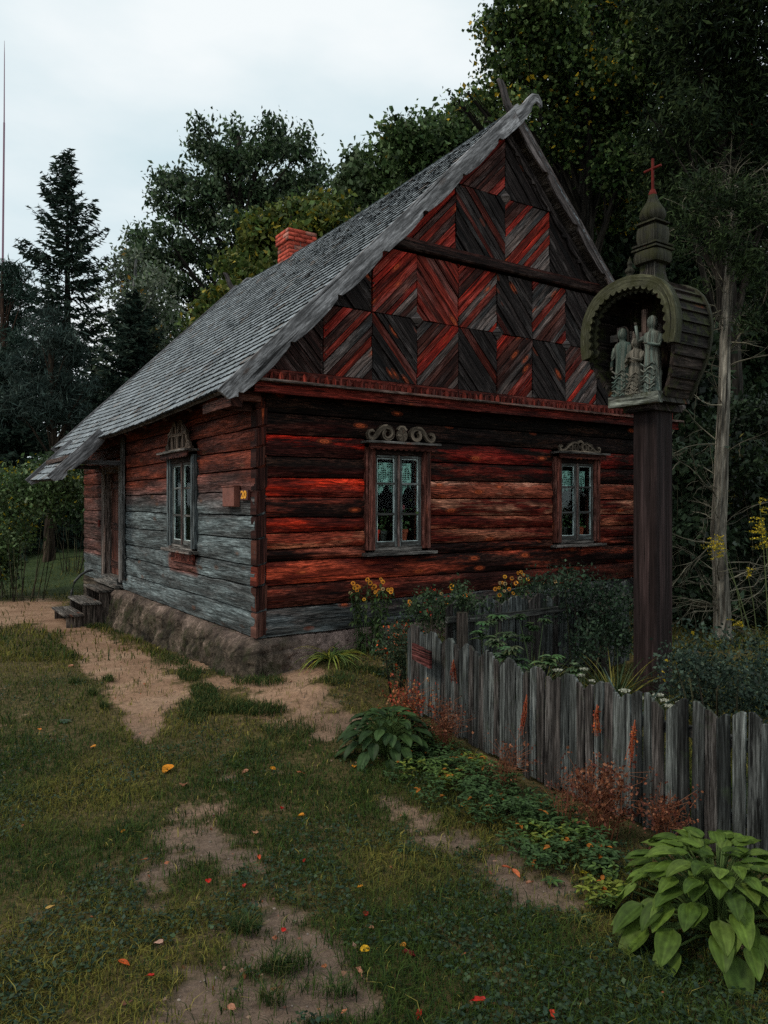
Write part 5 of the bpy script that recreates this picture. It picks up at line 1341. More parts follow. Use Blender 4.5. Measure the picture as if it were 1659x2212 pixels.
# ---------------------------------------------------------------- garden plants
def leaf_blade(base, d, L, W, arch, col, nl=8, nw=4, heart=.6, ribs=.0, cup=.12, side=None, twist=0.0):
    """one broad leaf: base point, starting direction, arching towards the ground"""
    d = Vector(d).normalized(); up = Vector((0, 0, 1)); sd = d.cross(up)
    sd = sd.normalized() if sd.length > .01 else Vector((1, 0, 0))
    p = Vector(base); V = []; st = L / nl; dd = d.copy(); cc = []
    for i in range(nl + 1):
        t = i / nl; w = W / 2 * (math.sin(PI * min(1, (t ** heart))) ** .75 if 0 < t < 1 else 0.02)
        nrm = sd.cross(dd).normalized()
        for j in range(-nw, nw + 1):
            s = j / nw; V.append(p + sd * (w * s) + nrm * (cup * W * abs(s) ** 1.3 * (1 if t < .8 else .5) + ribs * math.cos(s * 20) * (1 - abs(s)) * (w / W * 2) - (.0 if j else .002)))
            cc.append(tuple(c * (.92 + .16 * math.cos(s * 20) * (1 if ribs else 0) + (.12 if j == 0 else 0)) for c in col))
        p = p + dd * st; dd = (dd + Vector((0, 0, -arch / nl))).normalized()
        if twist: sd = (sd + dd.cross(sd) * twist / nl).normalized()
    m = 2 * nw + 1; F = [(i * m + j, i * m + j + 1, (i + 1) * m + j + 1, (i + 1) * m + j) for i in range(nl) for j in range(m - 1)]
    return V, F, cc
def gather(parts):
    V = []; F = []; Cc = []
    for (v, f, c) in parts:
        n = len(V); V += [tuple(q) for q in v]; F += [tuple(n + k for k in q) for q in f]; Cc += list(c)
    return np.array(V), np.array(F), np.array(Cc)
M_HOSTA = leafmat('hosta_leaf', rough=.5, spec=.13, trans=.2, gain=1.0)
def hosta(label, c, Rr, H, n, L, W, cols, seed, lean=(0, 0)):
    g = random.Random(seed); b = Vector((c[0], c[1], gz(c[0], c[1]))); t = thing('hosta', label, 'hosta', b, 0, None); parts = []; m = MB()
    for k in range(n):
        q = (k + .5) / n; th = k * 2.39996 + g.uniform(-.25, .25); r = Rr * q ** .55 * g.uniform(.88, 1.08)
        h = H * (1 - q ** 2.2 * .88) * g.uniform(.9, 1.1) + .03; rad = Vector((math.cos(th), math.sin(th), 0))
        p = b + rad * r + Vector((lean[0] * h, lean[1] * h, h)); p.z = max(p.z, gz(p.x, p.y) + .03)
        pitch = .55 - 1.15 * q + g.uniform(-.2, .2); LL = L * g.uniform(.72, 1.12) * (.72 + .4 * q)
        d = (rad * math.cos(pitch) + Vector((0, 0, math.sin(pitch)))).normalized(); d = (d + Vector((g.gauss(0, .14), g.gauss(0, .14), 0))).normalized()
        col = g.choice(cols); s = g.uniform(.85, 1.2); col = tuple(v * s for v in col)
        if False: pass
        parts.append(leaf_blade(p, d, LL, LL * W * g.uniform(.88, 1.1), g.uniform(.6, 1.1), col, 9, 5, .62, .0016 * LL / .17, g.uniform(.05, .16), twist=g.uniform(-.25, .25)))
        m.tube([b + rad * .02, b.lerp(p, .5) + Vector((0, 0, h * .22)), p], [.006, .005, .0035], 5, (.09, .14, .04), (.07, .11, .03))
    V, F, cc = gather(parts); npmesh('foliage', V, F, cc, M_HOSTA, t, True); m.build('stem', M_PLANT2, t); return t
HC = [(.070, .115, .018), (.088, .138, .022), (.050, .086, .015), (.105, .155, .030)]
hp = gpt(1520, 2040); hosta('large hosta with broad ribbed leaves in the lower right corner', (hp.x + .10, hp.y + .09), .35, .28, 165, .145, .62, HC, 61)
hp2 = gpt(830, 1640); hosta('smaller dark green hosta in front of the far end of the picket fence', (hp2.x + .02, hp2.y + .10), .28, .25, 105, .14, .60, [(.032, .062, .020), (.042, .076, .024), (.025, .048, .017)], 62)

def dry_plant(label, base, h, spread, n, seed, cols, heads=14, hs=.012, lean=(0, 0), name='dry_plant', cat='dry plant'):
    g = random.Random(seed); b = Vector(base); t = thing(name, label, cat, b); m = MB(); P = []
    for k in range(n):
        d = Vector((g.gauss(0, spread) + lean[0], g.gauss(0, spread) + lean[1], 1)); d = d.normalized() * h * g.uniform(.6, 1.05); s = b + Vector((g.gauss(0, .03), g.gauss(0, .03), -.01)); e = s + d
        mid = s.lerp(e, .55) + Vector((g.gauss(0, .03), g.gauss(0, .03), .02)) * h * 2; m.tube([s, mid, e], [.0028, .002, .0012], 4, (.14, .05, .025), (.08, .03, .02))
        for q in range(5):
            a = s.lerp(e, g.uniform(.4, 1)); f = a + Vector((g.gauss(0, .07), g.gauss(0, .07), g.uniform(0, .09))) * (h / .4); m.tube([a, f], [.0015, .001], 3, (.16, .06, .03))
            for w in range(heads // 5 + 1): P.append(tuple(f + Vector((g.gauss(0, .016), g.gauss(0, .016), g.gauss(0, .016)))))
    m.build('stem', M_PLANT2, t); gg = np.random.default_rng(seed); V, F, c = leafquads(np.array(P), hs * 1.3, hs, cols, gg); npmesh('flower_or_seed_heads', V, F, c, M_PLANT, t); return t  # head quads: dry seed heads, pale flowers in one call
RU = [(.10, .028, .016), (.16, .05, .024), (.07, .02, .013), (.28, .11, .055)]; RUr = [(.34, .05, .025), (.40, .11, .04), (.20, .035, .02), (.32, .15, .06)]
def gp3(px, py): p = gpt(px, py); return (p.x, p.y, p.z)
dry_plant('rusty orange dried spirea below the dark name board', gp3(888, 1590), .42, .20, 26, 71, RUr, 22, .016, (-.08, 0))
dry_plant('rust brown dry stems against the fence, right behind the smaller hosta', gp3(962, 1622), .36, .22, 26, 72, RU, 18, .013)
dry_plant('thin wiry dead stems at the fence foot midway along the fence', gp3(1105, 1715), .34, .18, 14, 73, RU, 14, .012)
dry_plant('dense rust brown dead plant at the foot of the fence near the large hosta', gp3(1300, 1815), .40, .24, 40, 74, RU, 34, .013)
dry_plant('small rust brown seed clump just above the large hosta', gp3(1440, 1835), .30, .20, 20, 75, RU, 26, .012)
dry_plant('sparse dry stalk with seeds at the fence foot left of the dense dead plant', gp3(1215, 1790), .32, .12, 9, 76, RU, 14, .012)
sp_ = at(868, 1372, 6.9); dry_plant('pale orange flower heads above the berry bush by the house wall', (sp_.x, sp_.y, sp_.z - .12), .16, .32, 18, 77, [(.60, .22, .10), (.55, .15, .06), (.50, .28, .14)], 26, .016)
def hanging(label, top, L, seed, cols, wd=.02, lean=0.0):
    g = random.Random(seed); b = Vector(top); t = thing('hanging_dry_flower', label, 'dry plant', b); m = MB(); P = []
    for k in range(9):
        e = b + Vector((g.gauss(0, wd) + lean * L, g.gauss(0, .006), -L * g.uniform(.7, 1.05))); m.tube([b, b.lerp(e, .5) + Vector((g.gauss(0, wd * .5), 0, 0)), e], [.003, .002, .0012], 4, (.28, .07, .03))
        for q in range(13): a = b.lerp(e, g.uniform(.2, 1)); P.append(tuple(a + Vector((g.gauss(0, wd * .5), g.gauss(0, .006), g.gauss(0, .01)))))
    m.build('stem', M_PLANT2, t); gg = np.random.default_rng(seed); V, F, c = leafquads(np.array(P), .014, .010, cols, gg); npmesh('flower_or_seed_heads', V, F, c, M_PLANT, t)
def fence_face(px, py, off=.035):
    """point on the visible face of the long fence under photo position px"""
    L = [(.20, 6.38), (.51, 5.76), (.94, 4.80), (1.44, 3.95), (1.80, 3.53), (2.45, 3.0)]; k = (px - CX) / FPX
    for (a, b) in zip(L[:-1], L[1:]):
        fa = a[0] - k * a[1]; fb = b[0] - k * b[1]
        if fa * fb <= 0: s = fa / (fa - fb); x = a[0] + (b[0] - a[0]) * s; y = a[1] + (b[1] - a[1]) * s; return Vector((x - off * .8, y - off * .6, EYE + (HY - py) / FPX * (y - off * .6)))
    return at(px, py, 4)
RH = [(.40, .07, .025), (.28, .045, .02), (.45, .14, .04)]
hanging('orange dried flower spray hanging on the fence pickets, in line with the shrine opening', fence_face(1298, 1522), .19, 81, RH, .014)
hanging('orange dried grass bundle hanging on the fence below the shrine post', fence_face(1380, 1555), .26, 82, RH, .012, -.10)
hanging('dark red dried spray hanging on the fence near the name board', fence_face(987, 1425), .17, 83, [(.16, .03, .02), (.10, .025, .018)], .014)
hanging('thin red stem leaning on the fence above the thin wiry dead stems', fence_face(1146, 1500), .26, 84, [(.22, .04, .02)], .010, -.12)

def flower_disc(parts, c, nrm, r, col, core):
    c = Vector(c); nrm = Vector(nrm).normalized(); a = nrm.cross(Vector((0, 0, 1)))
    a = a.normalized() if a.length > .05 else Vector((1, 0, 0)); b = nrm.cross(a); n = 12; V = [c - nrm * .002]; cc = [core]
    for k in range(n * 2): th = PI * k / n; rr = r * (1 if k % 2 == 0 else .72); V.append(c + (a * math.cos(th) + b * math.sin(th)) * rr + nrm * .002); cc.append(col)
    F = [(0, 1 + k, 1 + (k + 1) % (2 * n), 0) for k in range(2 * n)]
    parts[0].append((V, [f[:3] for f in F], cc))
    V = []; m = 8
    for i, (q, h) in enumerate(((.42, .003), (.34, .008), (.12, .011))):
        for k in range(m): th = 2 * PI * k / m; V.append(c + (a * math.cos(th) + b * math.sin(th)) * r * q + nrm * h)
    F = [(i * m + k, i * m + (k + 1) % m, (i + 1) * m + (k + 1) % m) for i in range(2) for k in range(m)] + [(i * m + k, (i + 1) * m + (k + 1) % m, (i + 1) * m + k) for i in range(2) for k in range(m)]
    F += [(2 * m, 2 * m + k, 2 * m + k + 1) for k in range(1, m - 1)]
    parts[0].append((V, F, [core] * len(V)))
def flower_plant(label, Y, heads, foot, leafcol, seed, Lf=.06, name='orange_flower_plant', group=None, r=.026, col=(.95, .36, .02)):
    """stems with drooping leaves, each ending in an orange daisy-like head"""
    g = random.Random(seed); b = at(foot[0], foot[1], Y); b.z = gz(b.x, b.y); t = thing(name, label, 'flowers', b, 0, group); m = MB(); fl = [[]]; lv = []
    for (px, py) in heads:
        e = at(px, py, Y + g.uniform(-.12, .12)); s = Vector((b.x + (e.x - b.x) * .5 + g.gauss(0, .02), b.y + g.gauss(0, .05), b.z - .02)); s.z = gz(s.x, s.y) - .02
        mid = s.lerp(e, .5) + Vector((g.gauss(0, .02), g.gauss(0, .02), .02)); m.tube([s, mid, e], [.005, .004, .0025], 5, (.05, .08, .03))
        flower_disc(fl, e + Vector((0, -.006, .004)), (g.gauss(0, .3), -1, g.uniform(.1, .9)), r * g.uniform(.75, 1.15), tuple(v * g.uniform(.8, 1.1) for v in col) if g.random() > .15 else (.65, .45, .2), (.20, .06, .015) if g.random() > .3 else (.10, .035, .02))
        for k in range(int((e.z - s.z) / .035)):
            q = g.uniform(.05, .97); p = s.lerp(mid, q * 2) if q < .5 else mid.lerp(e, q * 2 - 1); th = g.uniform(0, 2 * PI)
            c = g.choice(leafcol); lv.append(leaf_blade(p, (math.cos(th), math.sin(th), .1), Lf * g.uniform(.7, 1.3), Lf * .38, 2.0, tuple(v * g.uniform(.8, 1.2) for v in c), 4, 1, .8, 0, .05))
    m.build('stem', M_PLANT2, t); V, F, c = gather(lv); npmesh('foliage', V, F, c, M_PLANT, t, True); V, F, c = gather(fl[0]); npmesh('flower_or_seed_heads', V, F, c, M_PLANT, t)
LC = [(.035, .065, .02), (.05, .085, .028), (.075, .11, .04)]
def zc(L): return [(713.2 + .3303 * x, 1206.9 + .3307 * y) for x, y in L]
flower_plant('tall leafy plants with orange daisies against the front wall under the first window', 7.86, zc([(150,163),(160,192),(178,183),(190,187),(133,225),(245,138),(290,182),(282,196),(295,220),(300,236),(318,210),(332,137),(345,154),(380,205),(400,203),(398,218),(222,268),(175,210),(262,160),(345,200)]), (798, 1400), LC, 91, .075)
flower_plant('single orange daisy stem between the first window plants and the rose bush', 7.8, zc([(520,282),(512,300)]), (888, 1400), LC, 92, .05)
flower_plant('few orange daisies standing above the rose bush', 7.6, zc([(727,230),(795,181),(797,196),(866,250),(884,241),(820,308),(760,290)]), (970, 1390), LC, 93, .06)
flower_plant('largest cluster of orange daisies, in front of the wall between the two windows', 8.1, zc([(1080,200),(1104,192),(1110,160),(1127,160),(1144,165),(1142,120),(1138,213),(1170,199),(1107,239),(1196,228),(1228,247),(1144,307),(1187,130),(1215,162),(1228,95),(1248,90),(1264,106),(1293,136),(1250,266),(1240,130)]), (1105, 1370), LC, 94, .075)
flower_plant('two separate orange daisies near the old fence tops, right of the largest cluster', 8.0, zc([(1388,157),(1546,185),(1475,150)]), (1190, 1370), LC, 95, .05)

def strap_tuft(label, base, n, L, W, cols, seed, arch=1.6, spread=.9, name='daylily', cat='plant', up=.9):
    g = random.Random(seed); b = Vector(base); t = tag(None or bpy.data.objects.new('x', None)) if False else None; parts = []
    for k in range(n):
        th = g.uniform(0, 2 * PI); d = Vector((math.cos(th) * spread, math.sin(th) * spread, g.uniform(.5, 1.3) * up)); c = g.choice(cols); s = g.uniform(.8, 1.2)
        parts.append(leaf_blade(b + Vector((g.gauss(0, .03), g.gauss(0, .03), -.01)), d, L * g.uniform(.6, 1.1), W, arch * g.uniform(.6, 1.3), tuple(v * s for v in c), 9, 1, .35, 0, .1))
    V, F, c = gather(parts); b0 = np.array(base); o = npmesh(name, V - b0, F, c, M_PLANT, None, True); o.location = b; tag(o, label, cat); return o
strap_tuft('bright yellow green grassy tuft at the foot of the front wall', gp3(715, 1424), 110, .50, .015, [(.19, .27, .07), (.27, .33, .07), (.42, .38, .06), (.11, .17, .05)], 101, 1.7, 1.0)
strap_tuft('yellow tinged strap leaves left of the shrine post foot', (at(1325, 1490, 5.9).x, 5.9, gz(1.8, 5.9)), 60, .42, .018, [(.07, .11, .035), (.25, .23, .04), (.10, .14, .04)], 102, 1.4, .6)
strap_tuft('grassy leaves behind the fence below the rose shrub', (at(1240, 1480, 6.2).x, 6.2, gz(1.6, 6.2)), 60, .40, .014, [(.05, .085, .03), (.09, .12, .03), (.2, .19, .04)], 103, 1.3, .6)
strap_tuft('dark grassy leaves behind the fence, right of the shrine post foot', (at(1490, 1500, 6.0).x, 6.0, gz(2.5, 6.0)), 60, .48, .014, [(.03, .05, .025), (.05, .075, .03), (.16, .15, .03)], 104, 1.3, .6)
strap_tuft('two broad blue green iris blades sticking up over the fence in front of the post', (at(1378, 1530, 4.35).x, 4.35, .40), 4, .34, .035, [(.12, .17, .14), (.09, .13, .10)], 105, .3, .45, name='iris')
strap_tuft('tall dark grass clump between the two fences', (at(1160, 1400, 6.5).x, 6.5, gz(1.3, 6.5)), 90, .60, .013, [(.03, .055, .02), (.05, .08, .025), (.15, .14, .03)], 106, 1.1, .5)
strap_tuft('dark grass clump in front of the old fence, touching the shrine post', (at(1330, 1400, 6.4).x, 6.4, gz(2.0, 6.4)), 90, .65, .014, [(.03, .055, .02), (.045, .07, .025), (.17, .15, .03)], 107, 1.1, .5)
strap_tuft('weedy grass at the foot of the front wall left of the bright tuft', gp3(655, 1418), 60, .20, .007, [(.06, .10, .025), (.12, .13, .03), (.25, .18, .05)], 108, 1.2, .8)
def whorl_plant(label, c3, stems, seed, L=.11, W=.036, cols=((.075, .125, .055), (.10, .155, .07))):
    g = random.Random(seed); x, y, z = c3; b = Vector((x, y, gz(x, y))); t = thing('peony', label, 'plant', b); m = MB(); lv = []
    for (px, py) in stems:
        e = at(px, py, y + g.uniform(-.08, .08)); s = b + Vector((g.gauss(0, .03), g.gauss(0, .03), 0)); m.tube([s, s.lerp(e, .6) + Vector((0, 0, .04)), e], [.006, .005, .003], 5, (.06, .09, .04))
        for k in range(10):
            th = g.uniform(0, 2 * PI); cc = tuple(v * g.uniform(.75, 1.2) for v in g.choice(cols)); p = e + Vector((0, 0, g.uniform(-.05, .01)))
            for w in (-.45, 0, .45): lv.append(leaf_blade(p, (math.cos(th + w), math.sin(th + w), .35), L * g.uniform(.75, 1.15), W, 1.0, cc, 5, 2, .6, 0, .1))
    m.build('stem', M_PLANT2, t); V, F, c = gather(lv); npmesh('foliage', V, F, c, M_PLANT, t, True)
whorl_plant('pointed green peony leaves rising above the fence beside the rose bush', (at(1060, 1380, 6.1).x, 6.1, 0), [(1050,1345),(1075,1332),(1040,1370),(1070,1380),(1095,1370)], 111)
whorl_plant('lower peony leaves peeking over the fence top, nearer than the other peony', (at(1110, 1440, 5.5).x, 5.5, 0), [(1105,1400),(1090,1415),(1120,1425)], 112)
whorl_plant('dark leafy plant rising between the rose shrub and the old fence rail', (at(1150, 1400, 6.8).x, 6.8, 0), [(1120,1330),(1150,1350),(1175,1335),(1135,1375)], 114, .10, .035, ((.03,.06,.025),(.05,.085,.035)))
whorl_plant('broad green leaves just above the fence below the rose shrub', (at(1185, 1460, 5.4).x, 5.4, 0), [(1190,1420),(1170,1435),(1240,1440)], 113, .10, .04)
# yarrow
def yarrow(label, heads, seed):
    g = random.Random(seed); b = at(heads[0][0], heads[0][1], heads[0][2]); b.z = gz(b.x, b.y); t = thing('yarrow', label, 'flowers', b); m = MB(); P = []
    for (px, py, Y, r) in heads:
        e = at(px, py, Y); s = Vector((e.x + g.gauss(0, .02), e.y + .05, gz(e.x, e.y + .05))); m.tube([s, s.lerp(e, .9)], [.004, .003], 5, (.06, .08, .04))
        for k in range(90):
            a = g.uniform(0, 2 * PI); q = math.sqrt(g.random()) * r; P.append((e.x + q * math.cos(a), e.y + q * math.sin(a) * .9, e.z + g.uniform(-.004, .004) - q * q * 4))
        for k in range(7): a = k * .9; m.tube([s.lerp(e, .9), e + Vector((math.cos(a), math.sin(a), 0)) * r * .7 - Vector((0, 0, .006))], [.002, .0015], 3, (.08, .10, .05))
    m.build('stem', M_PLANT2, t); gg = np.random.default_rng(seed); V, F, c = leafquads(np.array(P), .011, .010, [(.42, .42, .33), (.55, .54, .45), (.32, .33, .24)], gg); npmesh('flower_or_seed_heads', V, F, c, M_PLANT, t)
yarrow('white yarrow heads behind the fence left of the shrine post', [(1205,1446,5.0,.034),(1262,1444,5.1,.03),(1255,1458,4.9,.022),(1278,1470,4.9,.022)], 121)
yarrow('creamy yarrow head touching the fence tip in front of the post', [(1350,1490,4.4,.034)], 122)
yarrow('row of white yarrow heads just above the fence right of the post', [(1392,1508,4.25,.034),(1422,1500,4.35,.03),(1436,1512,4.3,.026),(1447,1524,4.15,.03),(1468,1517,4.2,.022),(1455,1532,4.1,.02),(1408,1507,4.3,.022)], 123)
# goldenrod
def goldenrod(label, Y, tips, foot, seed):
    g = random.Random(seed); b = at(foot[0], foot[1], Y); b.z = gz(b.x, b.y); t = thing('goldenrod', label, 'flowers', b); m = MB(); P = []; lv = []
    for (px, py, n, dx) in tips:
        e = at(px, py, Y); s = b + Vector((g.gauss(0, .04), g.gauss(0, .04), 0)); mid = s.lerp(e, .6) + Vector((0, 0, .12)); m.tube([s, mid, e], [.005, .004, .002], 5, (.08, .10, .04))
        for k in range(n):
            q = g.uniform(0, .30); o = e.lerp(mid, q); ln = g.uniform(.04, .13); f = o + Vector((dx * ln + g.gauss(0, .03), g.gauss(0, .04), g.uniform(-.03, .03)))
            m.tube([o, f], [.0018, .001], 3, (.10, .12, .03))
            for w in range(13): u_ = g.random(); P.append(tuple(o.lerp(f, u_) + Vector((g.gauss(0, .005), g.gauss(0, .005), .006 + g.gauss(0, .004)))))
        for k in range(8): q = g.uniform(.2, .9); p = s.lerp(mid, q); th = g.uniform(0, 6.28); lv.append(leaf_blade(p, (math.cos(th), math.sin(th), .2), .08, .014, 1.0, (.04, .065, .025), 4, 1, .7, 0, .05))
    m.build('stem', M_PLANT2, t); gg = np.random.default_rng(seed); V, F, c = leafquads(np.array(P), .012, .010, [(.50, .36, .015), (.40, .28, .015), (.60, .45, .03)], gg); npmesh('flower_or_seed_heads', V, F, c, M_PLANT, t)
    V, F, c = gather(lv); npmesh('foliage', V, F, c, M_PLANT, t, True)
goldenrod('goldenrod arching across the pale trunk', 6.6, [(1560,1160,20,-1),(1550,1175,16,-1)], (1650, 1420), 131)
goldenrod('large goldenrod at the right photo edge, level with the trunk middle', 6.3, [(1650,1120,16,-1),(1655,1150,18,-1),(1640,1072,10,1)], (1690, 1430), 132)
goldenrod('small goldenrod sprig low beside the pale trunk', 6.9, [(1612,1225,8,.5),(1600,1342,10,-1)], (1660, 1440), 133)

# ---------------------------------------------------------------- ground cover, grass and litter
def on_side(x, y):
    """clear of house, steps, post"""
    u = (x - HA.x) * HU.x + (y - HA.y) * HU.y; v = (x - HA.x) * HV.x + (y - HA.y) * HV.y
    inside = (u > -.25) & (v > -.12) & (u < HW + .3) & (v < HL + .3)
    steps = (u > -.9) & (u < 0) & (v > 5.4) & (v < 6.8)
    return ~(inside | steps)
FL = np.array([(.20, 6.38), (.51, 5.76), (.94, 4.80), (1.44, 3.95), (1.80, 3.53), (2.45, 3.0)])
def fence_side(x, y):
    """distance in front of the fence line (negative behind it), for y in 3..6.4"""
    fx = np.interp(y, FL[::-1, 1], FL[::-1, 0]); return fx - x
def grass():
    g = np.random.default_rng(200)
    def batch(n, y0, y1, p, h0, h1, w0, tall=0.0):
        yy = (y0 ** (1 - p) + g.random(n) * (y1 ** (1 - p) - y0 ** (1 - p))) ** (1 / (1 - p)); xx = (g.random(n) * 2 - 1) * (yy * .60 + .3)
        D = dirt_mask(xx, yy); cl = fbm(xx * 3.1, yy * 3.1, 61); keep = on_side(xx, yy) & (g.random(n) > np.where(fbm(xx * 13, yy * 13, 133) > .60, .70, 1) * np.clip(D * 1.25, 0, .96)) & (g.random(n) < .35 + 1.1 * cl)
        keep &= (g.random(n) < (sstep(6.2, 3.8, yy) if y0 < 3 else (sstep(3.2, 5.2, yy) if y0 < 5 else 1.0)))
        fs = fence_side(xx, yy); keep &= ~((yy > 3.0) & (yy < 6.4) & (np.abs(fs) < .05))
        cover = (fs > 0) & (fs < .62) & (yy > 3.1) & (yy < 5.2); keep &= ~(cover & (g.random(n) < .75))
        xx, yy, cl = xx[keep], yy[keep], cl[keep]; n = len(xx); zz = ground_z(xx, yy) - .006
        hh = g.uniform(h0, h1, n) * (.55 + .9 * cl); hh = np.where(g.random(n) < tall, hh * 2.0, hh)
        fs = fence_side(xx, yy); hh = np.where((fs < -.1) & (yy > 3.3) & (yy < 8), hh * 1.9, hh)
        th = g.uniform(0, 2 * PI, n); ln = g.uniform(.25, 1.25, n) * hh; w = w0 * g.uniform(.6, 1.3, n)
        dx, dy = np.cos(th), np.sin(th); sx, sy = -dy, dx
        B = np.stack([xx, yy, zz], 1); Dv = np.stack([dx, dy, 0 * dx], 1); S = np.stack([sx, sy, 0 * sx], 1); up = np.array([0, 0, 1.0])
        M1 = B + Dv * (ln * .3)[:, None] + up * (hh * .62)[:, None]; T = B + Dv * ln[:, None] + up * (hh * g.uniform(.55, 1.0, n))[:, None]
        W_ = (w / 2)[:, None]; V = np.stack([B - S * W_, B + S * W_, M1 + S * W_ * .8, M1 - S * W_ * .8, T + S * W_ * .12, T - S * W_ * .12], 1)
        F = (np.arange(n) * 6)[:, None, None] + np.array([[0, 1, 2, 3], [3, 2, 4, 5]])[None]
        dry = fbm(xx * 1.1 + 3, yy * 1.1, 91) + .14 * sstep(4.5, 6.5, yy) + .05 * sstep(-.6, .4, xx); dd = np.clip((dry - .49) * 4, 0, 1)  # dry also holds the painted lit look nearer the paths
        # warmer, drier turf on the right; lit look nearer the paths painted in
        A = np.array([.044, .072, .014]); Bc = np.array([.20, .17, .036]); Cg = np.array([.30, .25, .06]); Dk = np.array([.016, .035, .013])
        r = g.random(n)[:, None]
        col = A * (1 - dd[:, None] * .75) + Bc * dd[:, None] * .75
        col = np.where(r < .25, Dk, col); col = np.where(r > .98 - .03 * dd[:, None], Cg, col)
        col = np.where((r > .85) & (r < .93), np.array([.045, .075, .02]), col)
        col = col * g.uniform(.7, 1.35, (n, 1))
        return V.reshape(-1, 3), F.reshape(-1, 4), np.repeat(col, 6, 0)
    Vs = []; Fs = []; Cs = []; off = 0
    for a in [(200000, 1.9, 6.2, 1.05, .024, .050, .0034, .03), (150000, 3.2, 9.5, 1.2, .028, .060, .0050, .03), (60000, 8.5, 22, 1.5, .05, .10, .011, .02)]:
        V, F, c = batch(*a); Vs.append(V); Fs.append(F + off); Cs.append(c); off += len(V)
    tag(npmesh('grass', np.concatenate(Vs), np.concatenate(Fs), np.concatenate(Cs), M_GRASS), 'short dark green and browned grass growing round the bare earth', 'grass', kind='stuff')
grass()
def clover():
    g = np.random.default_rng(210); n = 60000
    yy = 2.0 * (8.0 / 2.0) ** g.random(n); xx = (g.random(n) * 2 - 1) * (yy * .58 + .2)
    m = fbm(xx * 2.3 + 9, yy * 2.3, 71); D = dirt_mask(xx, yy); right = sstep(-.6, .9, xx) * .22
    k = (m + right > .55) & (D < .35) & on_side(xx, yy); fs = fence_side(xx, yy); k &= (fs > .05) | (yy > 6.4) | (yy < 3.0)
    xx, yy = xx[k], yy[k]; n = len(xx); z = ground_z(xx, yy) + g.uniform(.008, .036, n); P = np.stack([xx, yy, z], 1)
    d = g.normal(0, 1, (n, 3)); d[:, 2] *= .35; L = g.uniform(.010, .026, (n, 1))
    a = d / np.linalg.norm(d, axis=1, keepdims=True); up = np.array([0, 0, 1.0]) + g.normal(0, .35, (n, 3)); b = np.cross(a, up); b /= np.linalg.norm(b, axis=1, keepdims=True)
    V = np.stack([P - a * L / 2, P - a * L * .1 + b * L * .38, P + a * L / 2, P - a * L * .1 - b * L * .38], 1).reshape(-1, 3); F = np.arange(4 * n).reshape(n, 4)
    c = np.array([(.018, .036, .018), (.028, .05, .022), (.04, .065, .028), (.022, .045, .026)])[g.integers(0, 4, n)] * g.uniform(.7, 1.3, (n, 1))
    tag(npmesh('clover', V, F, np.repeat(c, 4, 0), M_PLANT), 'small dark clover and weed leaves low in the grass', 'ground cover', kind='stuff')
clover()
def periwinkle():
    g = random.Random(220); parts = []
    spots = []
    for (px, py, rx, ry, n) in [(880,1600,60,34,230),(940,1650,60,36,230),(1000,1690,60,40,230),(1060,1730,60,40,230),(1120,1770,50,34,170),(1170,1790,50,34,120),(905,1640,50,30,130),(960,1700,50,26,90),(1030,1780,44,20,60),(1140,1840,60,26,90),(1250,1850,60,26,110),(1300,1890,40,24,80),(1220,1800,50,30,90),(860,1690,30,14,30),(930,1740,40,14,30),(1300,1950,40,30,60),(1180,1880,50,16,40)]:
        for k in range(n):
            a = g.uniform(0, 2 * PI); q = math.sqrt(g.random()); spots.append((px + rx * q * math.cos(a), py + ry * q * math.sin(a)))
    Pa = np.array(spots)
    for (px, py) in spots:
        p = gpt(px, py)
        if float(fence_side(p.x, p.y)) < .06 and 3 < p.y < 6.4: continue
        h = .05 + .14 * float(vnoise(p.x * 4, p.y * 4, 88)); top = p + Vector((g.gauss(0, .012), g.gauss(0, .012), g.uniform(.3, 1) * h))
        yl = float(vnoise(p.x * 5, p.y * 5, 99)); base = (.045, .085, .028) if yl < .55 else ((.075, .125, .03) if yl < .8 else (.16, .19, .03))
        if g.random() < .03: base = (.35, .12, .02)
        for k in range(g.randint(2, 4)):
            th = g.uniform(0, 2 * PI); L = g.uniform(.026, .044); s = g.uniform(.65, 1.35)
            parts.append(leaf_blade(top, (math.cos(th), math.sin(th), g.uniform(-.1, .6)), L, L * .46, .9, tuple(v * s for v in base), 3, 1, .75, 0, .12))
    V, F, c = gather(parts); tag(npmesh('periwinkle', V, F, c, M_PLANT, None, True), 'glossy small leaved ground cover spreading along the fence foot', 'ground cover', kind='stuff')
periwinkle()
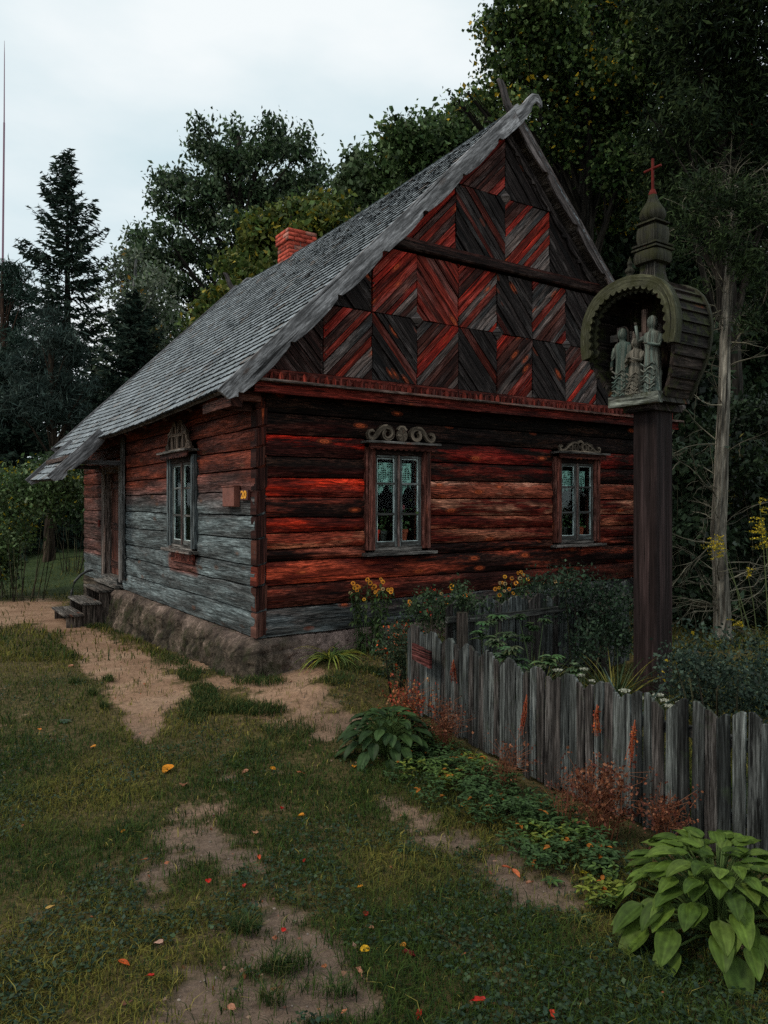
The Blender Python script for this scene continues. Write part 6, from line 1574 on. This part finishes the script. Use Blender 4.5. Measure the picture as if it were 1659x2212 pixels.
def litter():
    g = np.random.default_rng(230); n = 2600; yy = 2.1 * (9.0 / 2.1) ** g.random(n); xx = (g.random(n) * 2 - 1) * (yy * .55)
    D = dirt_mask(xx, yy); right = (fence_side(xx, yy) < 1.2) & (yy < 5.4); k = on_side(xx, yy) & ((D > .3) & (g.random(n) < .40) | right & (g.random(n) < .35) | (g.random(n) < .06)) & ~((np.abs(fence_side(xx, yy)) < .05) & (yy > 3) & (yy < 6.4))
    xx, yy = xx[k], yy[k]; n = len(xx); P = np.stack([xx, yy, ground_z(xx, yy) + g.uniform(.004, .02, n)], 1)
    a = g.normal(0, 1, (n, 3)); a[:, 2] *= .2; V, F, c = leafquads(P, .022, .013, [(.25, .13, .08), (.30, .17, .12), (.16, .07, .045), (.34, .22, .15), (.12, .05, .035), (.36, .12, .06)], g, dirs=a * 1.5)
    tag(npmesh('leaf_litter', V, F, c, M_PLANT), 'crumbs of dry brown leaves and chips scattered over the bare earth', 'litter', kind='stuff')
    n = 1500; yy = 2.1 * (12 / 2.1) ** g.random(n); xx = (g.random(n) * 2 - 1) * (yy * .55); k = (dirt_mask(xx, yy) > .5) & on_side(xx, yy); xx, yy = xx[k], yy[k]; parts = []
    gg = random.Random(5)
    for x, y in zip(xx, yy):
        r = gg.uniform(.002, .008); z = gz(x, y) - .008; v = [(x + r * gg.uniform(.7, 1.3) * math.cos(t_), y + r * gg.uniform(.7, 1.3) * math.sin(t_), z) for t_ in np.linspace(0, 5.2, 6)] + [(x, y, z + r * .8)]
        s = gg.uniform(.7, 1.2); parts.append((v, [(i, (i + 1) % 6, 6) for i in range(6)], [(.26 * s, .21 * s, .18 * s)] * 7))
    V, F, c = gather(parts); tag(npmesh('pebbles', V, F, c, M_PLANT), 'tiny stones on the trodden earth path', 'pebbles', kind='stuff')
litter()

# fallen leaves, each its own
def fallen(px, py, size, col, label, shape=0, z=.022, rot=None):
    g = random.Random(int(px * 7 + py)); p = gpt(px, py); th = rot if rot is not None else g.uniform(0, 2 * PI); d = Vector((math.cos(th), math.sin(th), g.uniform(.0, .15))); L = 1.08 * size * p.y / FPX
    V, F, c = leaf_blade(Vector((0, 0, 0)) - d * L / 2, d, L, L * (.9 if shape == 0 else .45), g.uniform(.2, .8), col, 6, 3, .75, 0, g.uniform(.08, .3), twist=g.uniform(-.4, .4))
    if shape == 2:
        V = [v + Vector((0, 0, .0)) + (v - Vector((0, 0, 0))) * (.25 * math.sin(k * 2.1)) for k, v in enumerate(V)]
    o = npmesh('fallen_leaf', [tuple(v) for v in V], np.array(F), np.array(c), M_PLANT, None, True); o.location = (p.x, p.y, p.z + z); tag(o, label, 'fallen leaf', 'fallen leaves on the lawn'); return o
OR = (.75, .28, .02); RDL = (.50, .02, .012); PK = (.50, .22, .13); YE = (.85, .45, .02); BRN = (.36, .12, .05)
FLV = [(788,2062,22,YE,'round bright yellow leaf on the bare patch at the bottom, the brightest leaf',0),(362,1668,26,OR,'orange leaf with a brown tip, left of the lawn middle',0),(396,1703,18,PK,'pale pink leaf just below the orange leaf with a brown tip',0),
 (1033,2173,30,RDL,'red leaf at the bottom edge below the dark crimson leaf pair',2),(905,2205,26,RDL,'red leaf cut by the bottom edge of the photo',2),(322,2118,22,RDL,'red leaf in the grass at the lower left',2),(612,2020,12,RDL,'small crimson leaf at the top of the lower bare patch',0),
 (885,2068,30,(.16,.012,.012),'dark crimson leaf right of the bright yellow leaf',2),(870,2054,14,OR,'small orange leaf above the dark crimson leaf',0),(550,1804,26,PK,'crumpled pinkish leaf on the upper bare patch',2),(777,2110,24,PK,'curled beige pink leaf below the bright yellow leaf',2),
 (590,1666,14,OR,'small orange leaf on the lawn, between the path tip and the smaller hosta',0),(650,1675,18,BRN,'rusty leaf right of the small orange leaf, toward the smaller hosta',1),(530,1673,14,PK,'tan leaf left of the small orange leaf',0),(650,1769,14,OR,'orange leaf curled in the grass right of the upper bare patch',0),
 (610,1754,10,RDL,'tiny red leaf left of the curled orange leaf',0),(265,1804,14,OR,'thin orange leaf in the dark grass at the left',1),(313,1865,16,BRN,'brown orange leaf left of the middle bare patch',1),(108,1970,22,(.70,.42,.12),'upright straw coloured leaf in the dark grass at the far left',1),
 (268,2090,26,(.60,.10,.02),'orange red elongated leaf at the lower left, just above another red leaf',1),(342,2047,20,(.55,.32,.24),'pale dry leaf on the little bare spot at the lower left',0),(450,1912,14,RDL,'dull red leaf in the middle of the lawn',0),(525,1924,14,RDL,'dull red leaf right of the one in the lawn middle',0),
 (560,1860,16,(.55,.08,.03),'orange red leaf edge on in the lawn, above the dull red pair',1),(657,1868,14,(.45,.03,.02),'red leaf among the clover right of the lawn middle',1),(778,1925,12,OR,'small orange red leaf left of the strip of bare earth',0),(798,2013,22,PK,'pink beige curled leaf above the bright yellow leaf',1),
 (790,1985,14,(.30,.01,.01),'dark red speck leaf above the curled beige leaf',0),(765,1660,22,OR,'orange leaf lying on the left skirt of the smaller hosta',1),(200,1400+218,14,OR,'orange leaf near the path tip at the left',0),(85,1580,16,(.70,.20,.02),'bright orange leaf in the grass left of the path',1),
 (152,1443,12,PK,'small tan leaf on the grass edge beside the path',0),(200,1990,10,BRN,'small brown leaf in the dark grass at lower left',0),(1195,2205,24,(.6,.05,.02),'scarlet leaf near the bottom centre right',2),(1115,1895,26,(.55,.14,.05),'rust leaf on the bare earth strip by the fence plants',1),(1095,1882,20,(.45,.10,.04),'darker rust leaf beside the rust one on the bare earth strip',1),(1000,1750-2,14,OR,'orange leaf caught in the ground cover near the fence',0),
 (1145,1925-10,22,PK,'pinkish curled leaf at the right end of the bare earth strip',2),(1265,1895,24,(.50,.42,.03),'yellow leaf standing left of the large hosta',1),(590,2150,12,BRN,'small brown leaf on the lowest bare patch',0),(700,2100,14,BRN,'brown leaf on the bare patch left of the bright yellow leaf',0),(500,2190,18,PK,'faded pink leaf at the bottom left of the lowest bare patch',0)]
for f in FLV: fallen(*f)
def rosette(label, px, py, L, W, col, seed, n=9):
    g = random.Random(seed); p = gpt(px, py); parts = []
    for k in range(n): th = 2 * PI * k / n + g.uniform(-.3, .3); parts.append(leaf_blade(Vector((0, 0, 0)), (math.cos(th), math.sin(th), .5), L * g.uniform(.7, 1.1), W, .9, tuple(v * g.uniform(.8, 1.2) for v in col), 5, 2, .7, 0, .08))
    V, F, c = gather(parts); o = npmesh('weed', V, F, c, M_PLANT, None, True); o.location = p; tag(o, label, 'weed', 'single broad leaved weeds')
rosette('broad leaved weed alone in the grass between the two hostas', 880, 1835, .075, .028, (.055, .09, .045), 301)
rosette('dandelion like weed at the edge of the bare strip nearest the large hosta', 1255, 1985, .085, .022, (.05, .085, .035), 302)
rosette('small weed on the bare earth strip left of the large hosta', 1190, 1905, .06, .022, (.06, .10, .03), 303)
rosette('weed with pale leaves in the grass left of the path', 140, 1560, .08, .03, (.055, .09, .05), 304)
for k, (px, py, n, lab) in enumerate([(400,1395,130,'a'),(330,1370,110,'b'),(260,1355,80,'c'),(440,1500,120,'d'),(380,1440,70,'e'),(470,1530,130,'f'),(540,1530,110,'g'),(560,2075,80,'h'),(610,2110,60,'i'),(520,2000,80,'j'),(800,1440,90,'k'),(700,1620,60,'l')]): pass
def tufts():
    g = np.random.default_rng(310); Vs = []; Fs = []; Cs = []; off = 0
    for (px, py, rx, ry, n) in [(560,1475,60,8,500),(500,1455,30,8,250),(640,1432,50,8,350),(420,1415,24,5,150),(340,1372,30,5,150),(220,1353,40,6,500),(280,1362,40,9,600),(320,1378,30,10,500),(380,1430,30,10,350),(410,1458,26,16,500),(440,1500,30,22,700),(480,1530,60,16,900),(560,1535,60,14,800),(420,1540,30,26,500),(600,2095,34,18,170),(530,2010,34,14,180),(650,2085,30,14,90),(590,2165,30,14,90),(730,2150,26,12,80),(200,1500,12,5,120),(225,1530,10,5,100),(235,1470,12,4,120),(160,1475,14,4,100),(370,1385,10,4,80),(790,1440,60,16,500),(730,1470,40,12,300),(620,1580,60,20,400),(560,1620,60,20,300)]:
        a = g.uniform(0, 2 * PI, n); q = np.sqrt(g.random(n)); X = []; 
        P = np.array([tuple(gpt(px + rx * qq * math.cos(aa), py + ry * qq * math.sin(aa))) for aa, qq in zip(a, q)]); P = P[on_side(P[:, 0], P[:, 1])]; n = len(P)
        th = g.uniform(0, 2 * PI, n); h = g.uniform(.03, .085, n); ln = h * g.uniform(.3, 1.2, n); w = .0022 + .0004 * P[:, 1]
        Dv = np.stack([np.cos(th), np.sin(th), 0 * th], 1); S = np.stack([-np.sin(th), np.cos(th), 0 * th], 1); up = np.array([0, 0, 1.0]); W_ = (w / 2)[:, None]
        M1 = P + Dv * (ln * .3)[:, None] + up * (h * .6)[:, None]; T = P + Dv * ln[:, None] + up * (h * .9)[:, None]
        V = np.stack([P - S * W_, P + S * W_, M1 + S * W_, M1 - S * W_, T + S * W_ * .1, T - S * W_ * .1], 1).reshape(-1, 3); F = ((np.arange(n) * 6)[:, None, None] + np.array([[0, 1, 2, 3], [3, 2, 4, 5]])[None]).reshape(-1, 4)
        c = np.where(g.random((n, 1)) < .8, np.array([.035, .062, .018]), np.array([.13, .12, .04])) * g.uniform(.6, 1.4, (n, 1)); Vs.append(V); Fs.append(F + off); Cs.append(np.repeat(c, 6, 0)); off += len(V)
    tag(npmesh('grass_tufts', np.concatenate(Vs), np.concatenate(Fs), np.concatenate(Cs), M_GRASS), 'longer grass tufts edging the path and the house foundation', 'grass', kind='stuff')
tufts()
